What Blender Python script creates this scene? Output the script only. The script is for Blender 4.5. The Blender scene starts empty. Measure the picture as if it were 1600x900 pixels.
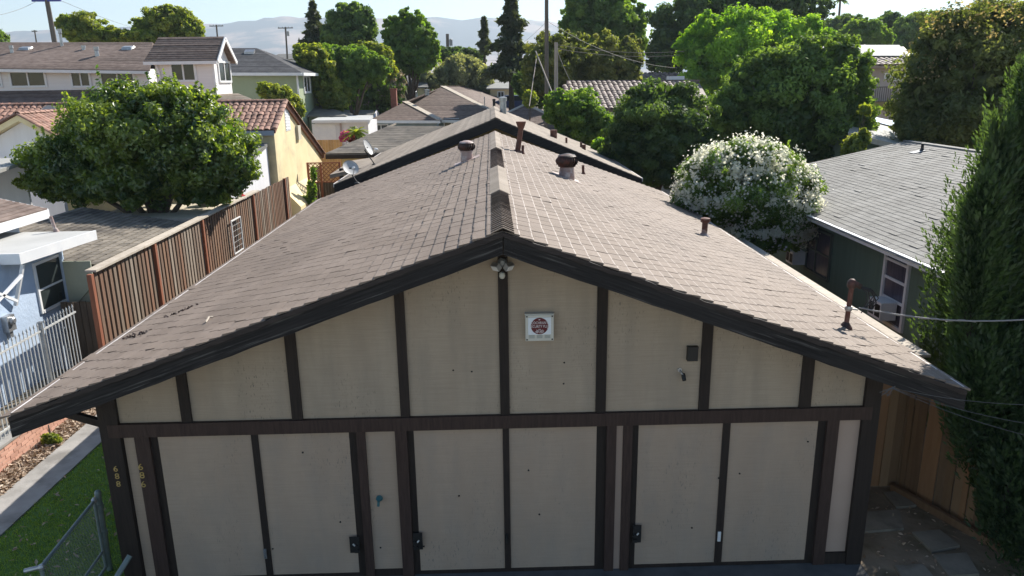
import bpy, math, random
import numpy as np
from mathutils import Vector, Matrix

scene = bpy.context.scene
COL = scene.collection
rnd = random.Random(7)

# ------------------------------------------------------------------ camera
CAM_H = 6.36
F_PX = 1180.0
PITCH, YAW, ROLL = math.radians(15.386), math.radians(1.355), math.radians(-0.794)
_cy, _sy, _cp, _sp = math.cos(YAW), math.sin(YAW), math.cos(PITCH), math.sin(PITCH)
FWD = np.array([_sy*_cp, _cy*_cp, -_sp])
_R0 = np.array([_cy, -_sy, 0.0])
_U0 = np.cross(_R0, FWD)
RGT = math.cos(ROLL)*_R0 + math.sin(ROLL)*_U0
UPV = -math.sin(ROLL)*_R0 + math.cos(ROLL)*_U0
cam_data = bpy.data.cameras.new('camera')
cam = bpy.data.objects.new('camera', cam_data)
COL.objects.link(cam)
m = Matrix.Identity(4)
for i in range(3):
    m[i][0], m[i][1], m[i][2] = RGT[i], UPV[i], -FWD[i]
m[2][3] = CAM_H
cam.matrix_world = m
cam_data.sensor_width = 36.0
cam_data.lens = F_PX/1600*36.0
cam_data.clip_start = 0.1
cam_data.clip_end = 20000
scene.camera = cam

# ------------------------------------------------------------------ sky and sun
SUN_EL, SUN_AZ = math.radians(39), math.radians(37)     # azimuth clockwise from +y (the house axis)
SUN = Vector((math.sin(SUN_AZ)*math.cos(SUN_EL), math.cos(SUN_AZ)*math.cos(SUN_EL), math.sin(SUN_EL)))
world = bpy.data.worlds.new('World')
scene.world = world
world.use_nodes = True
wn = world.node_tree.nodes
sky = wn.new('ShaderNodeTexSky')
sky.sky_type = 'NISHITA'
sky.sun_disc = False
sky.sun_elevation = SUN_EL
sky.sun_rotation = SUN_AZ
sky.altitude = 30
sky.air_density = 1.0
sky.dust_density = 0.05
sky.ozone_density = 1.4
world.node_tree.links.new(sky.outputs[0], wn['Background'].inputs[0])
wn['Background'].inputs[1].default_value = 0.070
sd = bpy.data.lights.new('sun', 'SUN')
sd.energy = 4.3
sd.angle = math.radians(0.5)
sd.color = (1.0, 0.94, 0.85)
so = bpy.data.objects.new('sun', sd)
COL.objects.link(so)
so.rotation_euler = SUN.to_track_quat('Z', 'Y').to_euler()
so.location = (60, 90, 80)
scene.view_settings.view_transform = 'Standard'
scene.view_settings.look = 'None'
scene.view_settings.exposure = 1.12
scene.view_settings.gamma = 1.0
scene.cycles.max_bounces = 8
scene.cycles.transparent_max_bounces = 8
scene.cycles.volume_bounces = 0

# ------------------------------------------------------------------ measuring: a point seen at (px, py) of the 1600x900 photo, on a known plane
def at(px, py, x=None, y=None, z=None):
    d = FWD + RGT*(px-800)/F_PX - UPV*(py-450)/F_PX
    if z is not None: t = (z-CAM_H)/d[2]
    elif x is not None: t = x/d[0]
    else: t = y/d[1]
    p = d*t
    return Vector((p[0], p[1], p[2]+CAM_H))

def project(P):
    d = np.asarray(P, float) - np.array([0, 0, CAM_H])
    zc = d @ FWD
    return 800+F_PX*(d @ RGT)/zc, 450-F_PX*(d @ UPV)/zc, zc

# ------------------------------------------------------------------ materials
MATS = {}
def mat(name, c1, c2=None, scale=4.0, rough=0.85, detail=5, bump=0.0, bscale=None, stretch=(1, 1, 1), metal=0.0,
        isl=0.0, c3=None, s3=0.6, t3=0.58, w3=0.08, str3=(1, 1, 1), spec=0.4, hues=None, contrast=0.16, fleck=None, grain=0.0, rot=0.0):
    """noise-mixed base colour c1..c2, optional third stain colour c3, per-piece brightness variation 'isl'"""
    if name in MATS: return MATS[name]
    M = bpy.data.materials.new(name); M.use_nodes = True
    nt = M.node_tree; N = nt.nodes; L = nt.links
    B = N['Principled BSDF']
    B.inputs['Roughness'].default_value = rough
    B.inputs['Metallic'].default_value = metal
    B.inputs['Specular IOR Level'].default_value = spec
    geo = N.new('ShaderNodeNewGeometry')
    def pos(st):
        v = N.new('ShaderNodeVectorMath'); v.operation = 'MULTIPLY'
        v.inputs[1].default_value = st
        src = geo.outputs['Position']
        if rot:
            vr = N.new('ShaderNodeVectorRotate'); vr.rotation_type = 'Y_AXIS'; vr.inputs['Angle'].default_value = rot
            L.new(src, vr.inputs['Vector']); src = vr.outputs[0]
        L.new(src, v.inputs[0]); return v.outputs[0]
    def noise(sc, st, det=detail, ro=0.6):
        n = N.new('ShaderNodeTexNoise'); n.inputs['Scale'].default_value = sc
        n.inputs['Detail'].default_value = det; n.inputs['Roughness'].default_value = ro
        L.new(pos(st), n.inputs['Vector']); return n.outputs['Fac']
    def ramp(fac, a, b):
        r = N.new('ShaderNodeMapRange'); r.inputs[1].default_value = a; r.inputs[2].default_value = b
        L.new(fac, r.inputs[0]); return r.outputs[0]
    def mix(fac, a, b, blend='MIX'):
        x = N.new('ShaderNodeMix'); x.data_type = 'RGBA'; x.blend_type = blend
        if isinstance(fac, float): x.inputs[0].default_value = fac
        else: L.new(fac, x.inputs[0])
        for s, v in ((6, a), (7, b)):
            if isinstance(v, tuple): x.inputs[s].default_value = (*v, 1)
            else: L.new(v, x.inputs[s])
        return x.outputs[2]
    col = c1
    nf = noise(scale, stretch)
    if c2: col = mix(ramp(nf, 0.5-contrast, 0.5+contrast), c1, c2)
    if isl or hues:
        oi = N.new('ShaderNodeObjectInfo')
        ad = N.new('ShaderNodeMath'); ad.operation = 'ADD'
        L.new(geo.outputs['Random Per Island'], ad.inputs[0]); L.new(oi.outputs['Random'], ad.inputs[1])
        fr = N.new('ShaderNodeMath'); fr.operation = 'FRACT'; L.new(ad.outputs[0], fr.inputs[0])
        if hues:
            cr = N.new('ShaderNodeValToRGB'); cr.color_ramp.interpolation = 'CONSTANT'
            el = cr.color_ramp.elements
            while len(el) < len(hues): el.new(1.0)
            for i, h in enumerate(hues):
                el[i].position = i/len(hues); el[i].color = (*h, 1)
            L.new(fr.outputs[0], cr.inputs[0])
            col = mix(0.55, col if not isinstance(col, tuple) else col, cr.outputs[0])
        if isl:
            r = N.new('ShaderNodeMapRange'); r.inputs[3].default_value = 1-isl; r.inputs[4].default_value = 1+isl
            L.new(fr.outputs[0], r.inputs[0])
            cmb = N.new('ShaderNodeCombineColor')
            for k in range(3): L.new(r.outputs[0], cmb.inputs[k])
            col = mix(1.0, col, cmb.outputs[0], 'MULTIPLY')
    if c3:
        col = mix(ramp(noise(s3, str3, 6), t3-w3, t3+w3), col, c3)
    if fleck:
        f1 = ramp(noise(55, (1, 1, 0.3), 3), 0.60, 0.68); f2 = ramp(noise(1.1, (1.6, 1, 0.7), 4), 0.50, 0.66)
        mm_ = N.new('ShaderNodeMath'); mm_.operation = 'MULTIPLY'; L.new(f1, mm_.inputs[0]); L.new(f2, mm_.inputs[1])
        col = mix(mm_.outputs[0], col, fleck)
    if grain:
        g1 = ramp(noise(9, (0.25, 1, 14), 4), 0.42, 0.62)
        gg = N.new('ShaderNodeMath'); gg.operation = 'MULTIPLY'; gg.inputs[1].default_value = grain; L.new(g1, gg.inputs[0])
        col = mix(gg.outputs[0], col, tuple(v*0.72 for v in c1))
    if isinstance(col, tuple): B.inputs['Base Color'].default_value = (*col, 1)
    else: L.new(col, B.inputs['Base Color'])
    if bump:
        b = N.new('ShaderNodeBump'); b.inputs['Strength'].default_value = bump; b.inputs['Distance'].default_value = 0.02
        L.new(noise(bscale or scale*4, stretch, 3), b.inputs['Height']); L.new(b.outputs[0], B.inputs['Normal'])
    MATS[name] = M
    return M

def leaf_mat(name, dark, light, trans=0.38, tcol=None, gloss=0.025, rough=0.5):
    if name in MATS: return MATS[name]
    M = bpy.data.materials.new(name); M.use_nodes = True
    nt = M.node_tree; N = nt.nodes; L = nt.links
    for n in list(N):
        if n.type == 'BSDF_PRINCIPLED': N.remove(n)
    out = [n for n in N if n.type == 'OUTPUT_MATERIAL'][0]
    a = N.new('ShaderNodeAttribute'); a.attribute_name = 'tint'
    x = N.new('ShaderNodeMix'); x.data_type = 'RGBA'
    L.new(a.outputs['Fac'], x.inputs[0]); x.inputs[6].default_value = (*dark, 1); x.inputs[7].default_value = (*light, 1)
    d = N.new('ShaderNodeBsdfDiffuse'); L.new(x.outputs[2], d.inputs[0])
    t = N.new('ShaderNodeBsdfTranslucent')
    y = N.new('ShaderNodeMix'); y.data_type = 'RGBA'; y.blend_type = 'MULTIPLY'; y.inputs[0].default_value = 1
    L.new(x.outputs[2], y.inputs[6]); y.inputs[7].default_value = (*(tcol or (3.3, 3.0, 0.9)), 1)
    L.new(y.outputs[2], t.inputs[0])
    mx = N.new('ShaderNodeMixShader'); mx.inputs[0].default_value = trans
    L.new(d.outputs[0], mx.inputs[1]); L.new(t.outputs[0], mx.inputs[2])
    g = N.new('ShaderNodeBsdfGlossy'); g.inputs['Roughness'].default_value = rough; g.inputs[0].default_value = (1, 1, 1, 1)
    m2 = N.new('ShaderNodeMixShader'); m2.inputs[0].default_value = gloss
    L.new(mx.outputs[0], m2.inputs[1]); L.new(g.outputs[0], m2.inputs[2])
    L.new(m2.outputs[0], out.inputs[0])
    MATS[name] = M
    return M

def glass_mat():
    return mat('window_glass', (0.015, 0.02, 0.022), (0.04, 0.05, 0.05), 0.9, rough=0.08, spec=0.35)

# ------------------------------------------------------------------ object helpers
ORI = {}
def link(o):
    COL.objects.link(o); return o
def tag(o, label=None, cat=None, group=None, kind=None):
    if label: o['label'] = label
    if cat: o['category'] = cat
    if group: o['group'] = group
    if kind: o['kind'] = kind
    return o
def thing(name, label, cat, loc=(0, 0, 0), group=None):
    o = bpy.data.objects.new(name, None); link(o)
    o.location = loc; o.empty_display_size = 0.2
    ORI[o] = Vector(loc)
    return tag(o, label, cat, group)
def origin(o):
    return ORI.get(o, Vector((0, 0, 0)))

class MB:
    """collects faces; every build() makes ONE mesh object, vertices given in world space"""
    def __init__(s): s.v = []; s.f = []
    def add(s, vs, fs):
        n = len(s.v); s.v += [Vector(p) for p in vs]; s.f += [tuple(i+n for i in f) for f in fs]; return s
    def hexa(s, p):      # 8 corners: bottom ring 0-3, top ring 4-7
        return s.add(p, [(3, 2, 1, 0), (4, 5, 6, 7), (0, 1, 5, 4), (1, 2, 6, 5), (2, 3, 7, 6), (3, 0, 4, 7)])
    def box(s, a, b):
        x0, y0, z0 = [min(a[i], b[i]) for i in range(3)]; x1, y1, z1 = [max(a[i], b[i]) for i in range(3)]
        return s.hexa([(x0, y0, z0), (x1, y0, z0), (x1, y1, z0), (x0, y1, z0), (x0, y0, z1), (x1, y0, z1), (x1, y1, z1), (x0, y1, z1)])
    def prism(s, poly, ext):
        n = len(poly); ext = Vector(ext); P = [Vector(p) for p in poly]
        fs = [tuple(range(n))[::-1], tuple(range(n, 2*n))] + [(i, (i+1) % n, n+(i+1) % n, n+i) for i in range(n)]
        return s.add(P+[p+ext for p in P], fs)
    def obox(s, c, u, v, w):     # centre, three half-axis vectors
        c, u, v, w = map(Vector, (c, u, v, w))
        return s.hexa([c-u-v-w, c+u-v-w, c+u+v-w, c-u+v-w, c-u-v+w, c+u-v+w, c+u+v+w, c-u+v+w])
    def bar(s, a, b, w, h, up=(0, 0, 1)):
        a, b = Vector(a), Vector(b); d = (b-a).normalized(); up = Vector(up)
        sd_ = d.cross(up)
        if sd_.length < 1e-4: sd_ = d.cross(Vector((1, 0, 0)))
        sd_.normalize(); u2 = sd_.cross(d)
        return s.obox((a+b)/2, (b-a)/2, sd_*w/2, u2*h/2)
    def tube(s, path, r, n=8, cap=True):
        P = [Vector(p) for p in path]; R = r if isinstance(r, (list, tuple)) else [r]*len(P)
        base = len(s.v); fs = []; vs = []
        prev = None
        for i, p in enumerate(P):
            d = (P[min(i+1, len(P)-1)]-P[max(i-1, 0)]).normalized()
            u = d.cross(Vector((0, 0, 1)) if abs(d.z) < 0.95 else Vector((1, 0, 0))).normalized() if prev is None else (prev-d*prev.dot(d)).normalized()
            prev = u; w = d.cross(u)
            for k in range(n):
                a = 2*math.pi*k/n; vs.append(p+(u*math.cos(a)+w*math.sin(a))*R[i])
        for i in range(len(P)-1):
            for k in range(n):
                fs.append((i*n+k, i*n+(k+1) % n, (i+1)*n+(k+1) % n, (i+1)*n+k))
        if cap: fs += [tuple(range(n))[::-1], tuple(range((len(P)-1)*n, len(P)*n))]
        return s.add(vs, fs)
    def lathe(s, c, prof, n=20, axis=(0, 0, 1), cap=True):
        ax = Vector(axis).normalized(); c = Vector(c)
        u = ax.cross(Vector((0, 0, 1)) if abs(ax.z) < 0.95 else Vector((1, 0, 0))).normalized(); w = ax.cross(u)
        vs = [c+ax*h+(u*math.cos(2*math.pi*k/n)+w*math.sin(2*math.pi*k/n))*r for r, h in prof for k in range(n)]
        fs = [(i*n+k, i*n+(k+1) % n, (i+1)*n+(k+1) % n, (i+1)*n+k) for i in range(len(prof)-1) for k in range(n)]
        if cap: fs += [tuple(range(n))[::-1], tuple(range((len(prof)-1)*n, len(prof)*n))]
        return s.add(vs, fs)
    def build(s, name, M, parent=None, smooth=False, **kw):
        off = origin(parent) if parent is not None else Vector((0, 0, 0))
        me = bpy.data.meshes.new(name)
        me.from_pydata([p-off for p in s.v], [], s.f)
        me.materials.append(M)
        if smooth:
            me.polygons.foreach_set('use_smooth', [True]*len(me.polygons))
        me.update()
        o = bpy.data.objects.new(name, me); link(o)
        ORI[o] = off
        if parent is not None: o.parent = parent
        if kw: tag(o, **kw)
        return o

def np_mesh(name, V, Fq, M, parent=None, tint=None, smooth=False, **kw):
    """fast mesh from numpy: V (n,3) world, Fq (m,k) faces of equal size"""
    off = origin(parent) if parent is not None else Vector((0, 0, 0))
    V = np.asarray(V, np.float32) - np.array(off, np.float32)
    me = bpy.data.meshes.new(name)
    k = Fq.shape[1]
    me.vertices.add(len(V)); me.vertices.foreach_set('co', V.ravel())
    me.loops.add(Fq.size); me.loops.foreach_set('vertex_index', Fq.ravel().astype(np.int32))
    me.polygons.add(len(Fq))
    me.polygons.foreach_set('loop_start', np.arange(0, Fq.size, k, dtype=np.int32))
    me.materials.append(M)
    if tint is not None:
        at_ = me.attributes.new('tint', 'FLOAT', 'FACE'); at_.data.foreach_set('value', tint.astype(np.float32))
    me.update(calc_edges=True)
    me.polygons.foreach_set('use_smooth', np.full(len(Fq), bool(smooth)))
    o = bpy.data.objects.new(name, me); link(o); ORI[o] = off
    if parent is not None: o.parent = parent
    if kw: tag(o, **kw)
    return o

def unit_mesh(name, vs, fs, M):
    me = bpy.data.meshes.new(name); me.from_pydata(vs, [], fs); me.materials.append(M); me.update(); return me

def tile_field(parent, name, stuff_name, vs, fs, T, M, keep=300, ok=None, fm=None, M2=None):
    """T (n,4,4) world transforms of one piece; the pieces largest in the picture are parts, the rest one stuff part"""
    T = np.asarray(T); vs = np.asarray(vs, float)
    c = T[:, :3, 3]; d = c - np.array([0, 0, CAM_H]); zc = d @ FWD
    px = 800+F_PX*(d @ RGT)/zc; py = 450-F_PX*(d @ UPV)/zc
    nrm = T[:, :3, 2]; dist = np.linalg.norm(d, axis=1)
    facing = np.abs((nrm*d).sum(1))/dist
    score = np.where((zc > 0.5) & (px > 3) & (px < 1597) & (py > 3) & (py < 897), facing/dist**2, 0.0)
    if ok is not None: score = score*ok(c, px, py)
    order = np.argsort(-score)
    n_keep = min(keep, int((score > 0).sum()))
    top, rest = order[:n_keep], order[n_keep:]
    me = unit_mesh(name, [tuple(v) for v in vs], fs, M)
    if M2:
        me.materials.append(M2); me.polygons.foreach_set('material_index', fm)
    off = origin(parent)
    for i in top:
        o = bpy.data.objects.new(name, me); COL.objects.link(o); o.parent = parent
        mm = Matrix(T[i].tolist()); mm.translation = mm.translation - off
        o.matrix_basis = mm
    if len(rest):
        k = max(len(f) for f in fs)
        hv = np.hstack([vs, np.ones((len(vs), 1))])
        V = np.einsum('nij,vj->nvi', T[rest], hv)[:, :, :3].reshape(-1, 3)
        q = np.array([f for f in fs if len(f) == 4], int)
        Fq = (q[None]+(np.arange(len(rest))*len(vs))[:, None, None]).reshape(-1, 4)
        so_ = np_mesh(stuff_name, V, Fq, M, parent, kind='stuff')
        if M2:
            so_.data.materials.append(M2); so_.data.polygons.foreach_set('material_index', np.tile(np.array(fm, np.int32), len(rest)))

BOX_F = [(3, 2, 1, 0), (4, 5, 6, 7), (0, 1, 5, 4), (1, 2, 6, 5), (2, 3, 7, 6), (3, 0, 4, 7)]
def shingle_unit(w, l, t0=0.002, t1=0.026):
    """x: along the course, y: down the slope, z: out of the roof; thin at the head, thick at the butt"""
    h = w/2
    return [(-h, 0, -0.002), (h, 0, -0.002), (h, l, -0.002), (-h, l, -0.002), (-h, 0, t0), (h, 0, t0), (h, l, t1), (-h, l, t1)], BOX_F

def edged_shingle(w, l, t0=0.002, t1=0.026, e=0.013):  # top split at the butt, so a glint strip can be painted there
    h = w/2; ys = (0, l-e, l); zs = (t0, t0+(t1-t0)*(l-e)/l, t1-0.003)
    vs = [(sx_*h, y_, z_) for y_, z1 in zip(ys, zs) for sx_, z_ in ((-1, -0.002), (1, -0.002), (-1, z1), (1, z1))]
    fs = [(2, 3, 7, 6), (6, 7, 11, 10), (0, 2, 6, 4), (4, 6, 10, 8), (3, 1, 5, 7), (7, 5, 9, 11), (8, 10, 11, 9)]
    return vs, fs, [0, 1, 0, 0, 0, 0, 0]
def courses(a, b, down, L, expo, w, seed=1, jit=0.01, off=0.5, keepf=None, skew=0.0):
    """transforms of shingles on a plane: ridge line a->b, unit vector down the slope, slope length L"""
    r = np.random.default_rng(seed)
    a = np.array(a, float); b = np.array(b, float); down = np.array(down, float); down /= np.linalg.norm(down)
    u = b-a; W = np.linalg.norm(u); u /= W
    n = np.cross(u, down)
    if n[2] < 0: n = -n
    out = []
    for k in range(int(math.ceil(L/expo))):
        s = k*expo
        nt = int(W/w)+2
        o = (off*w if k % 2 else 0.0)+r.uniform(-jit*3, jit*3)
        for j in range(nt):
            t = j*w-o+w/2+r.uniform(-jit, jit)*0.4
            lo_, hi_ = max(t-w/2, 0.0), min(t+w/2, W)
            if hi_-lo_ < 0.04: continue
            t = (lo_+hi_)/2
            if keepf is not None and not keepf(t, s): continue
            p = a+u*t+down*(s-0.02+r.uniform(-jit, jit)*0.7)+n*(0.0+r.uniform(0, 0.003))
            tl = r.uniform(-0.012, 0.012)
            uu = u*math.cos(tl)+down*math.sin(tl); dd = -u*math.sin(tl)+down*math.cos(tl)
            if r.random() < 0.05:
                lf = r.uniform(0.02, 0.07); dd = dd*math.cos(lf)+n*math.sin(lf); nn_ = n*math.cos(lf)-down*math.sin(lf)
            else: nn_ = n
            if np.dot(np.cross(uu, dd), n) < 0: uu = -uu
            m_ = np.eye(4); m_[:3, 0] = uu*((hi_-lo_)/w); m_[:3, 1] = dd; m_[:3, 2] = nn_; m_[:3, 3] = p
            out.append(m_)
    return np.array(out)

def stepped_roof(name, planes, M, parent, expo=0.16, lip=0.012, jitter=0.3, thick=0.10):
    """roof of shingle courses: each plane = (eave_a, eave_b, ridge_b, ridge_a); a real little step at every course, plus a slab below"""
    mb = MB(); r = random.Random(3)
    for (ea, eb, rb, ra) in planes:
        ea, eb, rb, ra = map(Vector, (ea, eb, rb, ra))
        L = ((ea+eb)/2-(ra+rb)/2).length; n = max(2, int(L/expo))
        nn = (eb-ea).cross(ra-ea)
        if nn.length < 1e-6: nn = (eb-ea).cross(rb-ea)
        nn.normalize()
        if nn.z < 0: nn = -nn
        for k in range(n):
            t0, t1 = k/n, min(1.0, (k+1.15)/n)
            l = lip*(1+r.uniform(-jitter, jitter))
            p0, p1 = ea.lerp(ra, t0), eb.lerp(rb, t0); q1, q0 = eb.lerp(rb, t1), ea.lerp(ra, t1)
            mb.add([p0, p1, p0+nn*l, p1+nn*l, q1+nn*0.001, q0+nn*0.001], [(0, 1, 3, 2), (2, 3, 4, 5)])
        dn = Vector((0, 0, -thick)); e = nn*-0.004
        pts = [ea+e, eb+e, rb+e, ra+e] if (rb-ra).length > 1e-4 else [ea+e, eb+e, rb+e]
        mb.prism([p+dn for p in pts], -dn)
    return mb.build(name, M, parent)

def window(parent, o, u, v, w, h, frame=0.07, proud=0.05, mull=(), hmull=(), M=None, G=None, label=None, out=None, name='window'):
    """frame on a wall at corner o, unit u across, unit v up; panes are sub-parts"""
    o, u, v = Vector(o), Vector(u).normalized(), Vector(v).normalized()
    n = u.cross(v) if out is None else Vector(out).normalized()
    M = M or MATS['white_paint']; G = G or glass_mat()
    mb = MB(); f = frame
    def piece(x0, x1, y0, y1, p=proud, q=0.0):
        c = o+u*(x0+x1)/2+v*(y0+y1)/2+n*(p+q)/2
        mb.obox(c, u*(x1-x0)/2, v*(y1-y0)/2, n*(p-q)/2)
    piece(-f, 0, -f, h+f); piece(w, w+f, -f, h+f); piece(0, w, -f, 0, proud*1.25); piece(0, w, h, h+f)
    xs = [0]+[w*t for t in mull]+[w]; ys = [0]+[h*t for t in hmull]+[h]
    g = f*0.35
    for t in mull: piece(w*t-g, w*t+g, 0, h, proud*0.8)
    for t in hmull: piece(0, w, h*t-g, h*t+g, proud*0.74)
    wo = mb.build(name, M, parent)
    if label: wo['label'] = label
    for i in range(len(xs)-1):
        for j in range(len(ys)-1):
            pb = MB(); a = xs[i]+(g if i else 0); b = xs[i+1]-(g if i < len(xs)-2 else 0)
            c0 = ys[j]+(g if j else 0); d0 = ys[j+1]-(g if j < len(ys)-2 else 0)
            cc = o+u*(a+b)/2+v*(c0+d0)/2+n*0.012
            pb.obox(cc, u*(b-a)/2, v*(d0-c0)/2, n*0.006)
            pb.build('pane', G, wo)
    return wo

def text_part(name, body, size, loc, M, parent, rot=None, ext=0.002, align='CENTER', label=None, sx=1.0, u=(1, 0, 0), up=(0, 0, 1)):
    cu = bpy.data.curves.new('print', 'FONT'); cu.body = body; cu.size = size; cu.extrude = ext
    cu.align_x = align; cu.align_y = 'CENTER'; cu.materials.append(M); cu.resolution_u = 3
    tmp = bpy.data.objects.new('print', cu); link(tmp)
    me = bpy.data.meshes.new_from_object(tmp.evaluated_get(bpy.context.evaluated_depsgraph_get()))
    bpy.data.objects.remove(tmp); me.name = name
    o = bpy.data.objects.new(name, me); link(o)
    u, up = Vector(u).normalized(), Vector(up).normalized(); n = u.cross(up)
    mm = Matrix.Identity(4)
    for i in range(3): mm[i][0], mm[i][1], mm[i][2] = u[i]*sx, up[i], n[i]
    mm.translation = Vector(loc)-(origin(parent) if parent else Vector((0, 0, 0)))
    o.matrix_basis = mm
    if parent: o.parent = parent; ORI[o] = origin(parent)
    if label: o['label'] = label
    return o

# ------------------------------------------------------------------ foliage
def crown_arrays(lobes, n, size, seed, elong=1.9, clump=0.24, inner=0.12, density=1.0, updir=0.25, rnd_n=0.8, hang=0.0, zmin=None, shell=(0.66, 0.97), flat=0.5, spiky=0.0):
    """leaf quads in clumps spread through ellipsoid lobes [(c, r)]; returns V, F, tint"""
    r = np.random.default_rng(seed)
    C = np.array([l[0] for l in lobes], float); R = np.array([l[1] for l in lobes], float)
    A = (R[:, 0]*R[:, 1]+R[:, 0]*R[:, 2]+R[:, 1]*R[:, 2])
    wl = A/A.sum()
    cc, cr, ct, cn = [], [], [], []
    for i in range(len(C)):
        mcl = max(14, int(40*density*(1+wl[i]*4)))
        d = r.normal(size=(mcl, 3)); d /= np.linalg.norm(d, axis=1)[:, None]
        rad = r.uniform(shell[0], shell[1], mcl)
        rad = np.where(r.random(mcl) < 0.22, rad*r.uniform(1.04, 1.24, mcl), rad)
        cc.append(C[i]+d*R[i]*rad[:, None])
        cr.append(clump*min(R[i].min(), R[i].max()*0.8)*r.uniform(0.4, 1.35, mcl)*np.where(rad > 1.06, 0.6, 1.0))
        ct.append(np.clip(r.normal(0.45, 0.34, mcl), 0, 1)); nn = d/R[i]; cn.append(nn/np.linalg.norm(nn, axis=1)[:, None])
    w = np.concatenate([cr[i]**1.7*(wl[i]/len(cr[i])/np.mean(cr[i]**1.7)) for i in range(len(C))])
    cc, cr, ct, cn = map(np.concatenate, (cc, cr, ct, cn))
    ni = int(n*inner); ns = n-ni
    k = r.choice(len(cc), ns, p=w/w.sum())
    od = r.normal(size=(ns, 3)); od /= np.linalg.norm(od, axis=1)[:, None]
    off = od*(cr[k]*r.uniform(0.15, 1.0, ns)**0.5)[:, None]*np.array([1.05, 1.05, 0.8])
    off += r.normal(size=(ns, 3))*cr[k][:, None]*0.10
    P = cc[k]+off
    P[:, 2] -= hang*np.abs(r.normal(size=ns))*cr[k]
    if spiky:
        sh = r.random(len(cc)) < 0.35
        sel = (r.random(ns) < 0.07) & sh[k]
        sdir = cn*0.6+np.array([0, 0, 0.9])+r.normal(size=cn.shape)*0.25; sdir /= np.linalg.norm(sdir, axis=1)[:, None]
        tt = r.random(ns)*1.0
        Q = cc[k]+sdir[k]*(cr[k]*(0.7+tt*(0.5+spiky*2.2)))[:, None]+r.normal(size=(ns, 3))*(cr[k]*0.10*(1.3-tt))[:, None]
        P = np.where(sel[:, None], Q, P)
    N = od*0.75+cn[k]*0.25+r.normal(size=(ns, 3))*rnd_n*0.6; N[:, 2] += updir
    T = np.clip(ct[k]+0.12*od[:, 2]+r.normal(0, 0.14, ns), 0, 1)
    S = size*r.uniform(0.6, 1.35, ns)
    li = r.choice(len(C), ni, p=wl)
    d = r.normal(size=(ni, 3)); d /= np.linalg.norm(d, axis=1)[:, None]
    Pi = C[li]+d*R[li]*(r.random(ni)**(1/2.2)*0.78)[:, None]
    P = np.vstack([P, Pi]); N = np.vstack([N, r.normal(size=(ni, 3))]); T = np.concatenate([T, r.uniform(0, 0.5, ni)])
    S = np.concatenate([S, size*2.3*r.uniform(0.8, 1.3, ni)])
    if zmin is not None:
        okz = P[:, 2] > zmin; P, N, T, S = P[okz], N[okz], T[okz], S[okz]
    N /= np.linalg.norm(N, axis=1)[:, None]+1e-9
    a = np.cross(N, r.normal(size=N.shape)); a /= np.linalg.norm(a, axis=1)[:, None]+1e-9
    if hang:
        a[:, 2] -= hang; a /= np.linalg.norm(a, axis=1)[:, None]+1e-9
    b = np.cross(N, a); b /= np.linalg.norm(b, axis=1)[:, None]+1e-9
    L = S[:, None]*0.5*elong**0.5; Wd = S[:, None]*0.5/elong**0.5
    V = np.stack([P-a*L, P+b*Wd+N*Wd*0.25, P+a*L, P-b*Wd+N*Wd*0.25], 1).reshape(-1, 3)
    F = np.arange(len(P)*4).reshape(-1, 4)
    return V, F, T

def lobe_px(px, py, rx, ry, y, ry_depth=None):
    c = at(px, py, y=y); zc = project(c)[2]; s = zc/F_PX
    rxm, rzm = rx*s, ry*s*1.02
    return (tuple(c), (rxm, ry_depth if ry_depth else min(rxm, max(rzm, rxm*0.75)), rzm))

def tree(name, label, cat, lobes, y, n, leaf, M, base=None, trunk_r=0.18, bark='bark', group=None, seed=1, fork=0.45, twigs=True, **kw):
    """lobes in photo pixels (px, py, rx, ry [, depth offset]); stands on the ground at its own distance y"""
    LB = [lobe_px(l[0], l[1], l[2], l[3], y+(l[4] if len(l) > 4 else 0)) for l in lobes]
    vol = [l[1][0]*l[1][1]*l[1][2] for l in LB]
    cx = sum(l[0][0]*v for l, v in zip(LB, vol))/sum(vol); cz = sum(l[0][2]*v for l, v in zip(LB, vol))/sum(vol)
    cy_ = sum(l[0][1]*v for l, v in zip(LB, vol))/sum(vol)
    b = Vector((base[0], base[1], 0)) if base else Vector((cx, cy_, 0))
    t = thing(name, label, cat, b, group)
    V, F, T = crown_arrays(LB, int(n*1.4), leaf*0.80, seed, **kw)
    np_mesh('crown', V, F, M, t, tint=T)
    mb = MB(); r = random.Random(seed)
    zf = max(0.4, cz*fork); fk = Vector((b.x+(cx-b.x)*0.4, b.y+(cy_-b.y)*0.4, zf))
    mb.tube([b-Vector((0, 0, 0.1)), b.lerp(fk, 0.5)+Vector((r.uniform(-.05, .05), 0, 0)), fk], [trunk_r*1.25, trunk_r, trunk_r*0.85], 9)
    for c, rr in LB[:7]:
        e = Vector(c)+Vector((r.uniform(-.2, .2)*rr[0], r.uniform(-.2, .2)*rr[1], 0.25*rr[2]))
        mid = fk.lerp(e, 0.5)+Vector((r.uniform(-.12, .12)*rr[0], r.uniform(-.12, .12)*rr[1], 0.1*rr[2]))
        mb.tube([fk-Vector((0, 0, .05)), mid, e], [trunk_r*0.7, trunk_r*0.4, trunk_r*0.12], 6)
        if twigs:
            for q in range(4):
                dd = Vector((r.gauss(0, 1), r.gauss(0, 1), r.gauss(0.3, .7))).normalized()
                e2 = Vector(c)+Vector((dd.x*rr[0], dd.y*rr[1], dd.z*rr[2]))*0.8
                mb.tube([mid, mid.lerp(e2, .5), e2], [trunk_r*0.3, trunk_r*0.17, trunk_r*0.06], 5)
    mb.build('trunk', MATS[bark], t, smooth=True)
    return t

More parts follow.
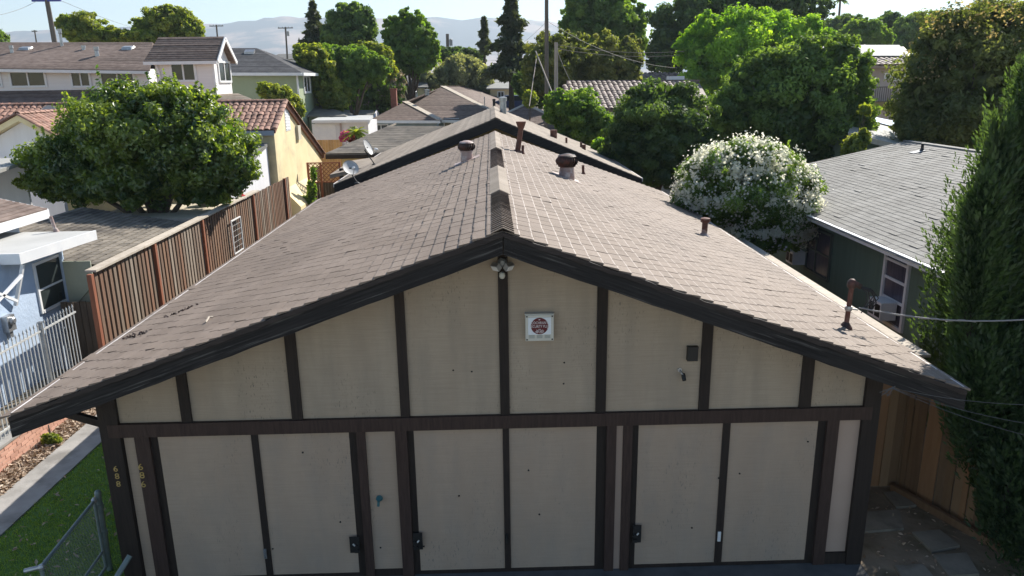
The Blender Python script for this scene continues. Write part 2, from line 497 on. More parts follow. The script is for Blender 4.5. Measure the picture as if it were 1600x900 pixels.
def conifer(name, label, px, ptop, pbot, rpx, y, n, leaf, M, seed=1, top_r=0.1, gaps=0.0, group=None, base_z=0.0, droop=0.25, tiers=16):
    top = at(px, ptop, y=y); s = project(top)[2]/F_PX
    H = top.z; zb = at(px, pbot, y=y).z; R = rpx*s
    t = thing(name, label, 'tree', (top.x, y, 0), group)
    r = np.random.default_rng(seed)
    mb = MB(); mb.tube([(top.x, y, -0.1), (top.x, y, H*0.5), (top.x, y, H-0.2)], [0.022*H+.05, 0.014*H, 0.02], 8)
    P, A, S, T = [], [], [], []
    nb = tiers*7
    for i in range(nb):
        f = (i+0.5)/nb; z = zb+(H-zb)*f
        prof = (1-f)**0.75*(0.75+0.25*math.sin(f*23+seed))
        if f < 0.12: prof *= 0.55+f*3.7
        Lb = R*max(prof, 0.04)*r.uniform(0.6, 1.15)
        if r.random() < gaps: continue
        az = r.uniform(0, 2*math.pi); d = np.array([math.cos(az), math.sin(az), 0])
        m_ = max(20, int(n/nb*(0.3+1.6*prof)))
        tt = r.random(m_)**0.7
        base = np.array([top.x, y, z])
        p = base+d*(tt*Lb)[:, None]; p[:, 2] += -droop*Lb*tt**1.3+0.12*Lb*tt**3
        wdt = (0.10+0.20*(1-tt))*Lb+0.05
        p += r.normal(size=(m_, 3))*np.stack([wdt, wdt, wdt*0.5], 1)*0.8
        P.append(p); a = np.tile(d, (m_, 1))+r.normal(size=(m_, 3))*0.5; a[:, 2] -= 0.35; A.append(a)
        S.append(leaf*r.uniform(.6, 1.4, m_)); T.append(np.clip(r.normal(r.uniform(0.25, .7), .15, m_), 0, 1))
        e = base+d*Lb*0.85; e[2] -= droop*Lb*0.8
        if Lb > 0.5: mb.tube([tuple(base), tuple((base+e)/2+[0, 0, .03*Lb]), tuple(e)], [0.03+0.01*Lb, 0.02, 0.008], 5)
    P, A, S, T = np.vstack(P), np.vstack(A), np.concatenate(S), np.concatenate(T)
    A /= np.linalg.norm(A, axis=1)[:, None]; B = np.cross(A, r.normal(size=A.shape)); B /= np.linalg.norm(B, axis=1)[:, None]
    V = np.stack([P-A*S[:, None]*.8, P+B*S[:, None]*.28, P+A*S[:, None]*.8, P-B*S[:, None]*.28], 1).reshape(-1, 3)
    np_mesh('crown', V, np.arange(len(P)*4).reshape(-1, 4), M, t, tint=T)
    mb.build('trunk', MATS['bark_dark'], t, smooth=True)
    return t

# ------------------------------------------------------------------ colours of the place
mat('bark', (0.07, 0.055, 0.04), (0.13, 0.10, 0.08), 8, bump=0.5)
mat('bark_dark', (0.035, 0.028, 0.022), (0.07, 0.055, 0.045), 8, bump=0.5)
mat('white_paint', (0.72, 0.73, 0.74), (0.80, 0.80, 0.79), 3, rough=0.55)
SHINGLE = mat('shingle_tan', (0.180, 0.136, 0.104), (0.240, 0.188, 0.150), 1.3, rough=0.75, isl=0.055, bump=0.35, bscale=120, c3=(0.15, 0.113, 0.088), s3=0.7, t3=0.62, w3=0.12, str3=(0.6, 0.25, 1), spec=0.45)
SHINGLE2 = mat('shingle_sand', (0.22, 0.18, 0.14), (0.30, 0.25, 0.20), 1.5, rough=0.8, isl=0.14, bump=0.3, bscale=90, c3=(0.15, 0.12, 0.095), s3=0.7, t3=0.62)
SH_BROWN = mat('shingle_brown', (0.12, 0.085, 0.07), (0.21, 0.16, 0.135), 3.2, rough=0.85, isl=0.18, stretch=(1, 1, 3))
SH_GREY = mat('shingle_grey', (0.16, 0.156, 0.145), (0.228, 0.224, 0.21), 1.2, rough=0.8, isl=0.13, bump=0.35, bscale=110)
SH_CHAR = mat('shingle_charcoal', (0.055, 0.055, 0.06), (0.10, 0.10, 0.105), 2.5, rough=0.85, isl=0.2)
SH_OLD = mat('shingle_weathered', (0.16, 0.14, 0.115), (0.26, 0.23, 0.19), 2.0, rough=0.85, isl=0.16, c3=(0.09, 0.08, 0.07), s3=0.8)
TILE_RED = mat('tile_terracotta', (0.30, 0.16, 0.115), (0.42, 0.25, 0.19), 2.2, rough=0.75, isl=0.2, c3=(0.2, 0.12, 0.09), s3=1.5)
TILE_BRN = mat('tile_dark_clay', (0.14, 0.10, 0.085), (0.28, 0.22, 0.19), 2.2, rough=0.6, isl=0.28)
TIMBER = mat('dark_timber', (0.016, 0.011, 0.009), (0.030, 0.020, 0.016), 6, rough=0.75, stretch=(6, 6, 0.5), bump=0.3, isl=0.12)
TIMBER_RED = mat('brown_timber', (0.035, 0.020, 0.016), (0.06, 0.036, 0.029), 6, rough=0.75, stretch=(6, 6, 0.5), bump=0.3)
FASCIA = mat('weathered_fascia', (0.016, 0.015, 0.0155), (0.036, 0.034, 0.034), 5, rough=0.75, stretch=(0.35, 3, 9), bump=0.3, c3=(0.095, 0.09, 0.086), s3=4.5, t3=0.64, w3=0.06, str3=(0.3, 2, 9), spec=0.15, rot=0.347)
FASCIA_R = mat('weathered_fascia_right', (0.016, 0.015, 0.0155), (0.036, 0.034, 0.034), 5, rough=0.75, stretch=(0.35, 3, 9), bump=0.3, c3=(0.095, 0.09, 0.086), s3=4.5, t3=0.64, w3=0.06, str3=(0.3, 2, 9), spec=0.15, rot=-0.352)
FASCIA_T = mat('fascia_trim', (0.022, 0.016, 0.015), (0.04, 0.03, 0.027), 5, rough=0.7, stretch=(0.7, 3, 5), bump=0.4)
PANEL = mat('beige_plywood', (0.382, 0.305, 0.230), (0.426, 0.349, 0.266), 1.1, rough=0.85, stretch=(2.2, 1, 0.6), bump=0.15, bscale=30,
            c3=(0.33, 0.275, 0.215), s3=1.3, t3=0.60, w3=0.16, str3=(3.2, 1, 0.6), fleck=(0.13, 0.12, 0.10), grain=0.35)
DOOR = mat('grey_door_panel', (0.376, 0.289, 0.220), (0.422, 0.328, 0.251), 1.0, rough=0.8, stretch=(2.2, 1, 0.6), bump=0.12, bscale=30,
           c3=(0.34, 0.28, 0.228), s3=1.6, t3=0.62, w3=0.16, str3=(2.5, 1, 0.8), fleck=(0.17, 0.16, 0.145), grain=0.25)
PINK = mat('pinkish_panel', (0.391, 0.293, 0.234), (0.425, 0.323, 0.264), 1.0, rough=0.85)
SPECK = mat('dark_nail_hole', (0.02, 0.02, 0.02), rough=0.9)
RUST = mat('rusty_metal', (0.16, 0.06, 0.04), (0.09, 0.045, 0.035), 9, rough=0.75, c3=(0.22, 0.12, 0.09), s3=7, t3=0.6)
RUSTDARK = mat('dark_rusty_metal', (0.06, 0.032, 0.026), (0.035, 0.025, 0.022), 9, rough=0.6, c3=(0.13, 0.05, 0.035), s3=6)
PALEPIPE = mat('faded_pink_metal', (0.42, 0.33, 0.30), (0.30, 0.20, 0.18), 6, rough=0.6, c3=(0.55, 0.50, 0.48), s3=5)
GALV = mat('galvanised_metal', (0.33, 0.34, 0.35), (0.45, 0.46, 0.47), 6, rough=0.4, metal=0.7)
GALVD = mat('dull_metal', (0.20, 0.21, 0.22), (0.28, 0.29, 0.30), 6, rough=0.5, metal=0.5)
DRIP = mat('pale_drip_edge', (0.62, 0.58, 0.56), (0.74, 0.70, 0.68), 3, rough=0.6)
BLACK = mat('black_plastic', (0.012, 0.012, 0.013), (0.02, 0.02, 0.02), 5, rough=0.5)
DISH = mat('dish_grey', (0.40, 0.40, 0.39), (0.47, 0.47, 0.46), 3, rough=0.5)
CONC = mat('concrete', (0.27, 0.26, 0.245), (0.35, 0.335, 0.315), 2.5, rough=0.9, bump=0.2, c3=(0.20, 0.19, 0.175), s3=1.6)
CONC_SH = mat('grey_slab', (0.20, 0.18, 0.145), (0.26, 0.235, 0.19), 3, rough=0.9, bump=0.3, c3=(0.16, 0.14, 0.11), s3=2)
SOIL = mat('dry_soil', (0.17, 0.135, 0.095), (0.26, 0.21, 0.15), 2.2, rough=0.95, bump=0.5, c3=(0.12, 0.10, 0.06), s3=1.5)
MULCH = mat('leaf_mulch', (0.30, 0.22, 0.16), (0.50, 0.40, 0.31), 14, rough=0.95, bump=0.7, c3=(0.16, 0.10, 0.07), s3=9)
TURF = mat('turf_base', (0.07, 0.14, 0.025), (0.10, 0.19, 0.04), 8, rough=0.95)
EARTH = mat('valley_ground', (0.22, 0.19, 0.14), (0.30, 0.26, 0.19), 0.02, rough=1.0, c3=(0.10, 0.11, 0.06), s3=0.012)
DRIVE = mat('bounce_concrete', (0.27, 0.245, 0.215), (0.35, 0.325, 0.285), 1.2, rough=0.9, bump=0.2)
HILLS = mat('hill_grass', (0.27, 0.185, 0.15), (0.40, 0.29, 0.23), 0.0016, rough=1.0, c3=(0.045, 0.06, 0.075), s3=0.0026, t3=0.47, w3=0.05, detail=8)
BOARD_L = mat('weathered_board', (0.17, 0.115, 0.08), (0.25, 0.18, 0.13), 3, rough=0.85, stretch=(5, 5, 0.5), isl=0.22, hues=[(0.26, 0.20, 0.15), (0.22, 0.10, 0.055), (0.28, 0.21, 0.16), (0.17, 0.095, 0.06), (0.24, 0.125, 0.07), (0.31, 0.27, 0.22), (0.13, 0.075, 0.05), (0.20, 0.09, 0.05)], bump=0.3)
BOARD_R = mat('cedar_board', (0.22, 0.135, 0.075), (0.32, 0.205, 0.12), 3, rough=0.8, stretch=(5, 5, 0.5), isl=0.2, hues=[(0.24, 0.15, 0.085), (0.13, 0.075, 0.045), (0.30, 0.20, 0.115), (0.11, 0.08, 0.055), (0.27, 0.14, 0.07)], bump=0.3)
BOARD_D = mat('shaded_board', (0.075, 0.055, 0.04), (0.12, 0.09, 0.065), 3, rough=0.9, stretch=(5, 5, 0.5), isl=0.2, bump=0.3)  # dark colour also paints the shade in fence gaps and on the gate
POSTW = mat('redwood_post', (0.22, 0.075, 0.04), (0.31, 0.12, 0.065), 3, rough=0.8, stretch=(5, 5, 0.5))
CAPW = mat('pale_rail_wood', (0.42, 0.36, 0.29), (0.52, 0.46, 0.38), 3, rough=0.8, isl=0.1, stretch=(2, 2, 2))
WALL_BLUE = mat('pale_blue_stucco', (0.40, 0.50, 0.64), (0.45, 0.55, 0.69), 2, rough=0.9, bump=0.5, bscale=14)
WALL_CREAM = mat('cream_stucco', (0.72, 0.60, 0.35), (0.78, 0.67, 0.42), 1.2, rough=0.9, bump=0.2, c3=(0.58, 0.49, 0.31), s3=0.8)
WALL_BEIGE = mat('grey_beige_siding', (0.76, 0.73, 0.71), (0.82, 0.79, 0.77), 1.0, rough=0.85, stretch=(0.3, 0.3, 9), bump=0.2)
WALL_SAGE = mat('sage_stucco', (0.30, 0.355, 0.235), (0.34, 0.395, 0.265), 1.0, rough=0.9)
WALL_DGRN = mat('dark_green_siding', (0.12, 0.175, 0.13), (0.145, 0.205, 0.155), 1.0, rough=0.8, stretch=(9, 9, 0.4), bump=0.15)
WALL_GREYBLUE = mat('grey_blue_siding', (0.22, 0.28, 0.31), (0.26, 0.32, 0.35), 1.0, rough=0.85)
WALL_WHITE = mat('white_siding', (0.66, 0.66, 0.68), (0.72, 0.72, 0.74), 1.0, rough=0.8, stretch=(4, 4, 0.4))
WALL_TAN = leaf_mat('leaf_tan_bloom', (0.30, 0.235, 0.10), (0.46, 0.37, 0.17), 0.42, tcol=(1.6, 1.5, 0.9))
WALL_MAUVE = mat('mauve_stucco', (0.42, 0.35, 0.33), (0.47, 0.40, 0.375), 1.0, rough=0.9)
FLATROOF = mat('white_roll_roof', (0.40, 0.40, 0.385), (0.47, 0.47, 0.455), 0.9, rough=0.8)
GREYROOF = mat('grey_roll_roof', (0.33, 0.33, 0.31), (0.40, 0.40, 0.38), 1.2, rough=0.85)
BRICK = mat('pink_brick', (0.50, 0.27, 0.20), (0.58, 0.34, 0.26), 5, rough=0.85, isl=0.14)
BRICKRED = mat('red_brick', (0.24, 0.09, 0.065), (0.32, 0.13, 0.095), 5, rough=0.85, isl=0.14)
MORTAR = mat('mortar', (0.5, 0.46, 0.40), (0.58, 0.54, 0.47), 6, rough=0.95)
CURTAIN = mat('curtained_glass', (0.06, 0.06, 0.09), (0.11, 0.10, 0.13), 3, rough=0.15, stretch=(8, 8, 0.5), spec=0.7)
BRASS = mat('brass', (0.55, 0.40, 0.16), (0.62, 0.47, 0.22), 5, rough=0.35, metal=0.6)
MAROON = mat('maroon_print', (0.12, 0.012, 0.018), rough=0.5)
ALARMBOX = mat('alarm_housing', (0.55, 0.54, 0.48), (0.60, 0.59, 0.53), 3, rough=0.5)
ALARMPLATE = mat('alarm_plate', (0.72, 0.77, 0.82), rough=0.4)
PRINTW = mat('print_white', (0.75, 0.70, 0.70), rough=0.5)
PRINTG = mat('print_grey', (0.30, 0.33, 0.31), rough=0.5)
POLE = mat('pole_wood', (0.10, 0.085, 0.075), (0.16, 0.14, 0.12), 3, rough=0.9, stretch=(3, 3, 0.3))
POLEL = mat('pale_pole_wood', (0.30, 0.26, 0.22), (0.38, 0.33, 0.28), 3, rough=0.9, stretch=(3, 3, 0.3))
WIRE = mat('wire_grey', (0.25, 0.25, 0.25), rough=0.5)
WIRED = mat('wire_dark', (0.03, 0.03, 0.032), rough=0.6)
BLUEBAR = mat('blue_crossarm', (0.06, 0.08, 0.35), rough=0.6)
REDPL = mat('red_plastic', (0.45, 0.03, 0.03), rough=0.5)
TARP = mat('blue_tarp', (0.22, 0.36, 0.55), rough=0.6)
GREENGATE = mat('green_grey_paint', (0.15, 0.20, 0.20), (0.22, 0.27, 0.27), 8, rough=0.5, metal=0.3)

L_CITRUS = leaf_mat('leaf_citrus', (0.034, 0.078, 0.016), (0.155, 0.215, 0.035), 0.46, gloss=0.05, rough=0.38)
L_DARK = leaf_mat('leaf_dark', (0.036, 0.071, 0.029), (0.091, 0.152, 0.044), 0.40)
L_OAK = leaf_mat('leaf_oak', (0.050, 0.098, 0.036), (0.143, 0.224, 0.060), 0.44)
L_LIME = leaf_mat('leaf_lime', (0.078, 0.176, 0.021), (0.221, 0.351, 0.039), 0.55)
L_GOLD = leaf_mat('leaf_golden', (0.08, 0.105, 0.03), (0.235, 0.235, 0.07), 0.54, tcol=(2.1, 2.2, 0.9))
L_MID = leaf_mat('leaf_mid', (0.057, 0.122, 0.026), (0.146, 0.227, 0.048), 0.50)
L_YEL = leaf_mat('leaf_yellowish', (0.081, 0.130, 0.026), (0.227, 0.260, 0.057), 0.52)
L_SILV = leaf_mat('leaf_silver', (0.122, 0.146, 0.098), (0.277, 0.300, 0.212), 0.38)
L_CYP = leaf_mat('leaf_cypress', (0.017, 0.041, 0.024), (0.056, 0.098, 0.042), 0.38)
L_CON = leaf_mat('leaf_conifer', (0.029, 0.048, 0.033), (0.081, 0.098, 0.057), 0.32)
L_OLEA = leaf_mat('leaf_oleander', (0.048, 0.100, 0.026), (0.146, 0.227, 0.057), 0.46)
L_TAN = leaf_mat('leaf_tan_bloom', (0.30, 0.235, 0.10), (0.46, 0.37, 0.17), 0.42, tcol=(1.6, 1.5, 0.9))
L_OLIVE = leaf_mat('leaf_olive', (0.07, 0.10, 0.032), (0.17, 0.195, 0.065), 0.54, tcol=(2.4, 2.3, 0.95))
L_GRASS = leaf_mat('grass_blade', (0.085, 0.16, 0.03), (0.18, 0.27, 0.07), 0.4)
L_DEAD = leaf_mat('dead_leaf', (0.22, 0.14, 0.09), (0.52, 0.42, 0.32), 0.15, tcol=(1.1, 1, .8))
L_PETAL = leaf_mat('petal_white', (0.80, 0.79, 0.68), (0.88, 0.87, 0.80), 0.58, tcol=(1.05, 1.04, 0.92))
L_PINK = leaf_mat('petal_pink', (0.6, 0.1, 0.25), (0.75, 0.2, 0.35), 0.3, tcol=(1.2, .8, .9))
L_CREAM = leaf_mat('petal_cream', (0.35, 0.28, 0.19), (0.5, 0.43, 0.32), 0.3, tcol=(1.1, 1, .8))
L_RED = leaf_mat('leaf_red', (0.16, 0.04, 0.02), (0.28, 0.09, 0.04), 0.35, tcol=(1.5, 1, .8))

IRONP = mat('grey_iron_paint', (0.42, 0.42, 0.41), (0.52, 0.52, 0.50), 6, rough=0.5)

WIREM = mat('wire_mid', (0.12, 0.12, 0.12), rough=0.6)

SH_GLINT = mat('glint_shingle_edge', (0.26, 0.215, 0.185), (0.37, 0.32, 0.285), 5, rough=0.6, contrast=0.22)  # pale colour that paints a sun glint along the shingle butts

# ------------------------------------------------------------------ the ground
def sheet(name, pts, z, M, kind='structure', parent=None):
    mb = MB(); mb.add([(x, y, z) for x, y in pts], [tuple(range(len(pts)))])
    return mb.build(name, M, parent, kind=kind)
sheet('ground', [(-4550, -35), (5550, -35), (5550, 4690), (-4550, 4690)], -0.03, EARTH)
sheet('yard_soil', [(-30, 3), (30, 3), (30, 75), (-30, 75)], -0.012, SOIL)
sheet('bounce_driveway', [(-7.3, -12), (7.5, -12), (7.5, 4.0), (-7.3, 4.0)], 0.0, DRIVE)  # unseen stretch, its concrete kept pale to bounce sun onto the facade
sheet('apron', [(-4.85, 4.004), (4.86, 4.004), (4.86, 8.79), (-4.85, 8.79)], 0.0, mat('apron_asphalt', (0.075, 0.078, 0.078), (0.12, 0.12, 0.118), 3, rough=.9, bump=.3))
sheet('pavement', [(-60, -14), (60, -14), (60, -12.004), (-60, -12.004)], 0.0, DRIVE)
sheet('road', [(-60, -26), (60, -26), (60, -14.004), (-60, -14.004)], -0.02, mat('asphalt', (0.05, 0.05, 0.05), (0.07, 0.07, 0.068), 2, rough=.9))
mbp = MB(); mbp.box((-8.0, 4, -0.1), (-7.32, 30, 0.03)); mbp.build('path', CONC, kind='structure')
sheet('lawn', [(-7.32, 4), (-4.85, 4), (-4.85, 30), (-7.32, 30)], 0.004, TURF)
sheet('planting_bed', [(-8.5, 4), (-8.0, 4), (-8.0, 30), (-8.5, 30)], 0.0, MULCH)

def blades(name, x0, x1, y0, y1, n, h, M, seed, dens=None):
    r = np.random.default_rng(seed)
    P = np.stack([r.uniform(x0, x1, n), y0+(y1-y0)*r.random(n)**1.15, np.full(n, 0.004)], 1)
    a = r.uniform(0, 6.28, n); w = 0.006; hh = h*r.uniform(.5, 1.2, n)
    d = np.stack([np.cos(a)*w, np.sin(a)*w, 0*a], 1); tip = P+np.stack([r.normal(0, .5, n)*hh, r.normal(0, .5, n)*hh, hh], 1)
    V = np.stack([P-d, P+d, tip], 1).reshape(-1, 3)
    return np_mesh(name, V, np.arange(3*n).reshape(-1, 3), M, tint=np.clip(r.normal(.45, .25, n), 0, 1), kind='stuff')
tag(blades('grass', -7.31, -4.9, 5.5, 20, 60000, 0.045, L_GRASS, 5), 'short bright green turf strip beside the beige garage wall', 'grass')

def litter(name, n, seed, xr, yr, size, label, cat, z=0.02, zs=0.012):
    r = np.random.default_rng(seed)
    P = np.stack([r.uniform(*xr, n), r.uniform(*yr, n), z+r.random(n)*zs*2], 1)
    N = r.normal(size=(n, 3))*0.45+[0, 0, 1]; N /= np.linalg.norm(N, axis=1)[:, None]
    a = np.cross(N, r.normal(size=(n, 3))); a /= np.linalg.norm(a, axis=1)[:, None]; b = np.cross(N, a)
    S = size*r.uniform(.5, 1.5, n)[:, None]
    V = np.stack([P-a*S, P+b*S*.45+N*S*.15, P+a*S, P-b*S*.45+N*S*.15], 1).reshape(-1, 3)
    return np_mesh(name, V, np.arange(4*n).reshape(-1, 4), L_DEAD, tint=r.random(n), kind='stuff', label=label, cat=cat)
litter('fallen_leaves', 300, 3, (-7.3, -4.95), (6.8, 12.5), 0.04, 'dry pale leaves scattered over the shaded green turf', 'leaves', 0.045)
litter('leaf_litter', 5200, 4, (-8.46, -8.0), (8.5, 16), 0.045, 'thick tan layer of dry leaves in the bed along the brick planter', 'leaves', 0.012, 0.02)
litter('yard_leaves', 240, 9, (4.95, 6.9), (8.0, 10.5), 0.03, 'small dead leaves lying on the dirt by the side gate', 'leaves', 0.01)

# hills: a ridge of tan grassland some four kilometres away
hp = [(-400, 60), (0, 50), (60, 47), (130, 44), (200, 42), (260, 43), (320, 38), (365, 35), (400, 31), (440, 26), (480, 28), (520, 26), (560, 30), (600, 29), (650, 27), (700, 29),
      (740, 31), (760, 28), (800, 31), (850, 33), (900, 40), (960, 52), (1020, 64), (1080, 74), (1200, 84), (1400, 96), (1700, 104), (2100, 108)]
r_ = np.random.default_rng(12)
YH = 4300.0
cols = np.linspace(-420, 2120, 190)
ridge = np.array([at(px, np.interp(px, [p[0] for p in hp], [p[1] for p in hp]), y=YH)[:] for px in cols])
rows = 26
V = []
for j in range(rows):
    f = j/(rows-1)
    for i in range(len(cols)):
        base = ridge[i]
        hgt = (base[2])*(f**1.25)
        fold = math.sin(i*0.55+f*3)*0.5+math.sin(i*0.21-f*5)*0.7+r_.normal()*0.22
        V.append((base[0]*(0.72+0.28*f), YH-1500*(1-f)+fold*90*(1-abs(2*f-1)), hgt*(1+0.10*fold*(1-f)*f*2)+(-1 if j == 0 else 0)+(r_.normal()*3 if j == rows-1 else 0)))
F = [(j*len(cols)+i, j*len(cols)+i+1, (j+1)*len(cols)+i+1, (j+1)*len(cols)+i) for j in range(rows-1) for i in range(len(cols)-1)]
np_mesh('hills', np.array(V), np.array(F), HILLS, smooth=True, kind='structure')

# ------------------------------------------------------------------ the garage end of the duplex
YF, YR, YB = 8.76, 8.04, 24.4
XR, ZR = 0.10, 4.784
XL, ZL = -5.53, 2.76
XRT, ZRT = 5.46, 2.808
KL = (ZR-ZL)/(XR-XL); KR = (ZR-ZRT)/(XRT-XR)
def zroof(x): return ZR+KL*(x-XR) if x < XR else ZR-KR*(x-XR)
WL, WR = -4.94, 4.86
house = thing('duplex_house', 'long beige half-timbered duplex with brown shingle gable roof and three garage doors', 'house', (0, YF, 0))

def fx(px, py): return at(px, py, y=YF-0.03)
ZB0, ZB1 = 2.13, 2.305
# solid walls behind the cladding
mb = MB()
mb.prism([(WL+.02, YF+.04, 0.0), (WR-.02, YF+.04, 0.0), (WR-.02, YF+.04, zroof(WR)-.14), (XR, YF+.04, ZR-.16), (WL+.02, YF+.04, zroof(WL)-.14)], (0, .10, 0))
mb.box((WL+.02, YF+.14, 0), (WL+.14, YB-.3, zroof(WL)-.15)); mb.box((WR-.14, YF+.14, 0), (WR-.02, YB-.3, zroof(WR)-.15))
mb.prism([(WL+.14, YB-.4, 0.0), (WR-.14, YB-.4, 0.0), (WR-.14, YB-.4, zroof(WR)-.15), (XR, YB-.4, ZR-.17), (WL+.14, YB-.4, zroof(WL)-.15)], (0, .10, 0))
mb.build('wall', WALL_TAN, house)
# upper battens and panels
def bx(px_l, px_r, py): return fx(px_l, py).x, fx(px_r, py).x
upper = [(447, 464, 560), (621, 636, 560), (780, 795, 540), (932, 948, 560), (1096, 1112, 560), (1252, 1270, 600), (280, 296, 630)]
ub = sorted(bx(*u) for u in upper)
posts = [(WL, fx(182, 640).x), (fx(1351, 620).x, WR)]
edges = [posts[0]]+ub+[posts[1]]
for a, b in ub:
    m2 = MB(); m2.prism([(a, YF-.035, ZB1), (b, YF-.035, ZB1), (b, YF-.035, zroof(b)-.10), (a, YF-.035, zroof(a)-.10)] if not (a < XR < b) else
                        [(a, YF-.035, ZB1), (b, YF-.035, ZB1), (b, YF-.035, zroof(b)-.10), (XR, YF-.035, ZR-.1), (a, YF-.035, zroof(a)-.10)], (0, .05, 0))
    m2.build('timber_batten', TIMBER, house)
for (a0, a1), (b0, b1) in zip(edges[:-1], edges[1:]):
    xa, xb = a1-.012, b0+.012
    m2 = MB(); m2.prism([(xa, YF, ZB1-.02), (xb, YF, ZB1-.02), (xb, YF, zroof(xb)-.105), (xa, YF, zroof(xa)-.105)], (0, .04, 0))
    m2.build('wall_panel', PANEL, house)
m2 = MB(); m2.box((WL+.10, YF-.06, ZB0), (WR-.10, YF+.02, ZB1)); m2.build('beam', TIMBER_RED, house)
for (a, b), s in zip(posts, (0, 1)):
    m2 = MB(); zt = min(zroof(a), zroof(b))-.12
    m2.box((a, YF-.055, 0), (b, YF+.06, zt)); m2.build('corner_post', TIMBER, house)
# ground-floor boards; pixel columns at row 686
def col_(l, r, row=686): return fx(l, row).x, fx(r, row).x
def board(name, l, r, M, y0, z0=0.0, z1=ZB0, y1=YF+.03, parent=house):
    a, b = col_(l, r); q = MB(); q.box((a, y0, z0), (b, y1, z1)); return q.build(name, M, parent)
board('narrow_panel', 191, 211, DOOR, YF+.005)
board('trim_board', 210, 233, TIMBER_RED, YF-.04)
board('trim_board', 557, 570.5, TIMBER_RED, YF-.04)
board('narrow_panel', 569.5, 618.5, DOOR, YF+.005, 0.10)
q = MB(); a, b = col_(569.5, 618.5); q.box((a, YF-.01, 0), (b, YF+.03, .10)); q.build('trim_board', TIMBER, house)
board('trim_board', 617.5, 636, TIMBER_RED, YF-.04)
board('trim_board', 948, 963, TIMBER_RED, YF-.04)
board('narrow_panel', 962, 975, PINK, YF+.005)
board('trim_board', 974, 988, TIMBER_RED, YF-.04)
board('trim_board', 1290, 1308.5, TIMBER_RED, YF-.04)
board('narrow_panel', 1307.5, 1348.5, PINK, YF+.005, .17)
q = MB(); a, b = col_(1307.5, 1348.5); q.box((a, YF-.03, 0), (b, YF+.03, .17)); q.build('trim_board', TIMBER, house)
def garage(l, lm, rm, r, f0, f1, handle, label):
    """door leaf between jambs f0..f1, plywood panels l..lm and rm..r either side of a batten"""
    a, b = col_(f0, f1); q = MB()
    xl, xr_ = col_(l, r)
    q.box((a, YF+.004, 0.0), (xl+.01, YF+.035, ZB0)); q.box((xr_-.01, YF+.004, 0), (b, YF+.035, ZB0))
    q.box((xl+.01, YF+.004, 0.0), (xr_-.01, YF+.035, .055)); q.box((xl+.01, YF+.02, .055), (xr_-.01, YF+.035, ZB0))
    d = q.build('garage_door', TIMBER, house, label=label)
    for p, s in ((l, lm), (rm, r)):
        x0, x1 = col_(p, s); q = MB(); q.box((x0, YF+.008, .055), (x1, YF+.02, ZB0-.004)); q.build('door_panel', DOOR, d)
    x0, x1 = col_(lm, rm); q = MB(); q.box((x0, YF-.012, .055), (x1, YF+.018, ZB0-.004)); q.build('batten', TIMBER, d)
    hx, hz, hm = handle
    q = MB(); q.box((hx-.02, YF-.028, hz-.07), (hx+.02, YF-.012, hz+.07)); q.tube([(hx, YF-.028, hz+.05), (hx, YF-.06, hz+.03), (hx, YF-.06, hz-.03), (hx, YF-.028, hz-.05)], .009, 6)
    q.build('handle', hm, d)
    return d
h1, h2, h3 = fx(414, 866), fx(792, 842), fx(1124, 839)
d1 = garage(243, 391.5, 402, 546, 232.5, 558, (h1.x, h1.z, GALVD), 'plain grey garage door nearest the house numbers')
d2 = garage(645, 785.5, 795.5, 934, 635, 949, (h2.x, h2.z, BLACK), 'plain grey garage door below the alarm box')
d3 = garage(997, 1129.5, 1141, 1279, 987, 1291, (h3.x, h3.z, MATS['white_paint']), 'grey garage door with a white handle on its middle batten')
def latch(px0, px1, py0, py1, d, side):
    a, b = fx(px0, py0), fx(px1, py1)
    q = MB(); q.box((a.x, YF-.052, b.z), (b.x, YF-.04, a.z))
    xm = (a.x+b.x)/2+side*.03
    q.tube([(xm, YF-.052, (a.z+b.z)/2-.02), (xm, YF-.085, (a.z+b.z)/2-.02)], .03, 10)
    q.box((xm-.03, YF-.075, b.z+.01), (xm+.03, YF-.052, b.z+.06))
    q.build('latch', BLACK, d)
    q = MB(); q.tube([(xm-side*.05, YF-.058, (a.z+b.z)/2+.02), (xm, YF-.07, (a.z+b.z)/2-.03)], .012, 6); q.build('hasp', GALV, d)
latch(546, 563, 838, 862, d1, 1); latch(645, 661, 832, 857, d2, -1); latch(989, 1001, 820, 846, d3, -1)
# nail holes and a bracket stub in the panels
q = MB()
for px, py in ((717, 777), (531, 818), (594, 858), (826, 737), (882, 568), (881, 601), (1082, 827), (1124, 749), (737, 582), (708, 580), (1264, 692), (425, 860), (662, 856), (843, 806), (1157, 742), (472, 709)):
    c = fx(px, py); q.lathe((c.x, YF+.012, c.z), [(.010, 0), (.012, -.012), (.004, -.02)], 8, (0, 1, 0))
q.build('nail_hole', SPECK, house, kind='stuff')
# house numbers, upright stacks of three brass figures
for txt, cols_ in (('688', ((182.5, 731), (185, 742.5), (187, 754.5))), ('686', ((220.5, 729), (223, 742), (225, 756)))):
    for ch, (px, py) in zip(txt, cols_):
        c = fx(px, py); text_part('house_number', ch, .112 if txt == '688' else .125, (c.x, YF-.062 if txt == '688' else YF-.046, c.z), BRASS, house, ext=.004, sx=1.1)

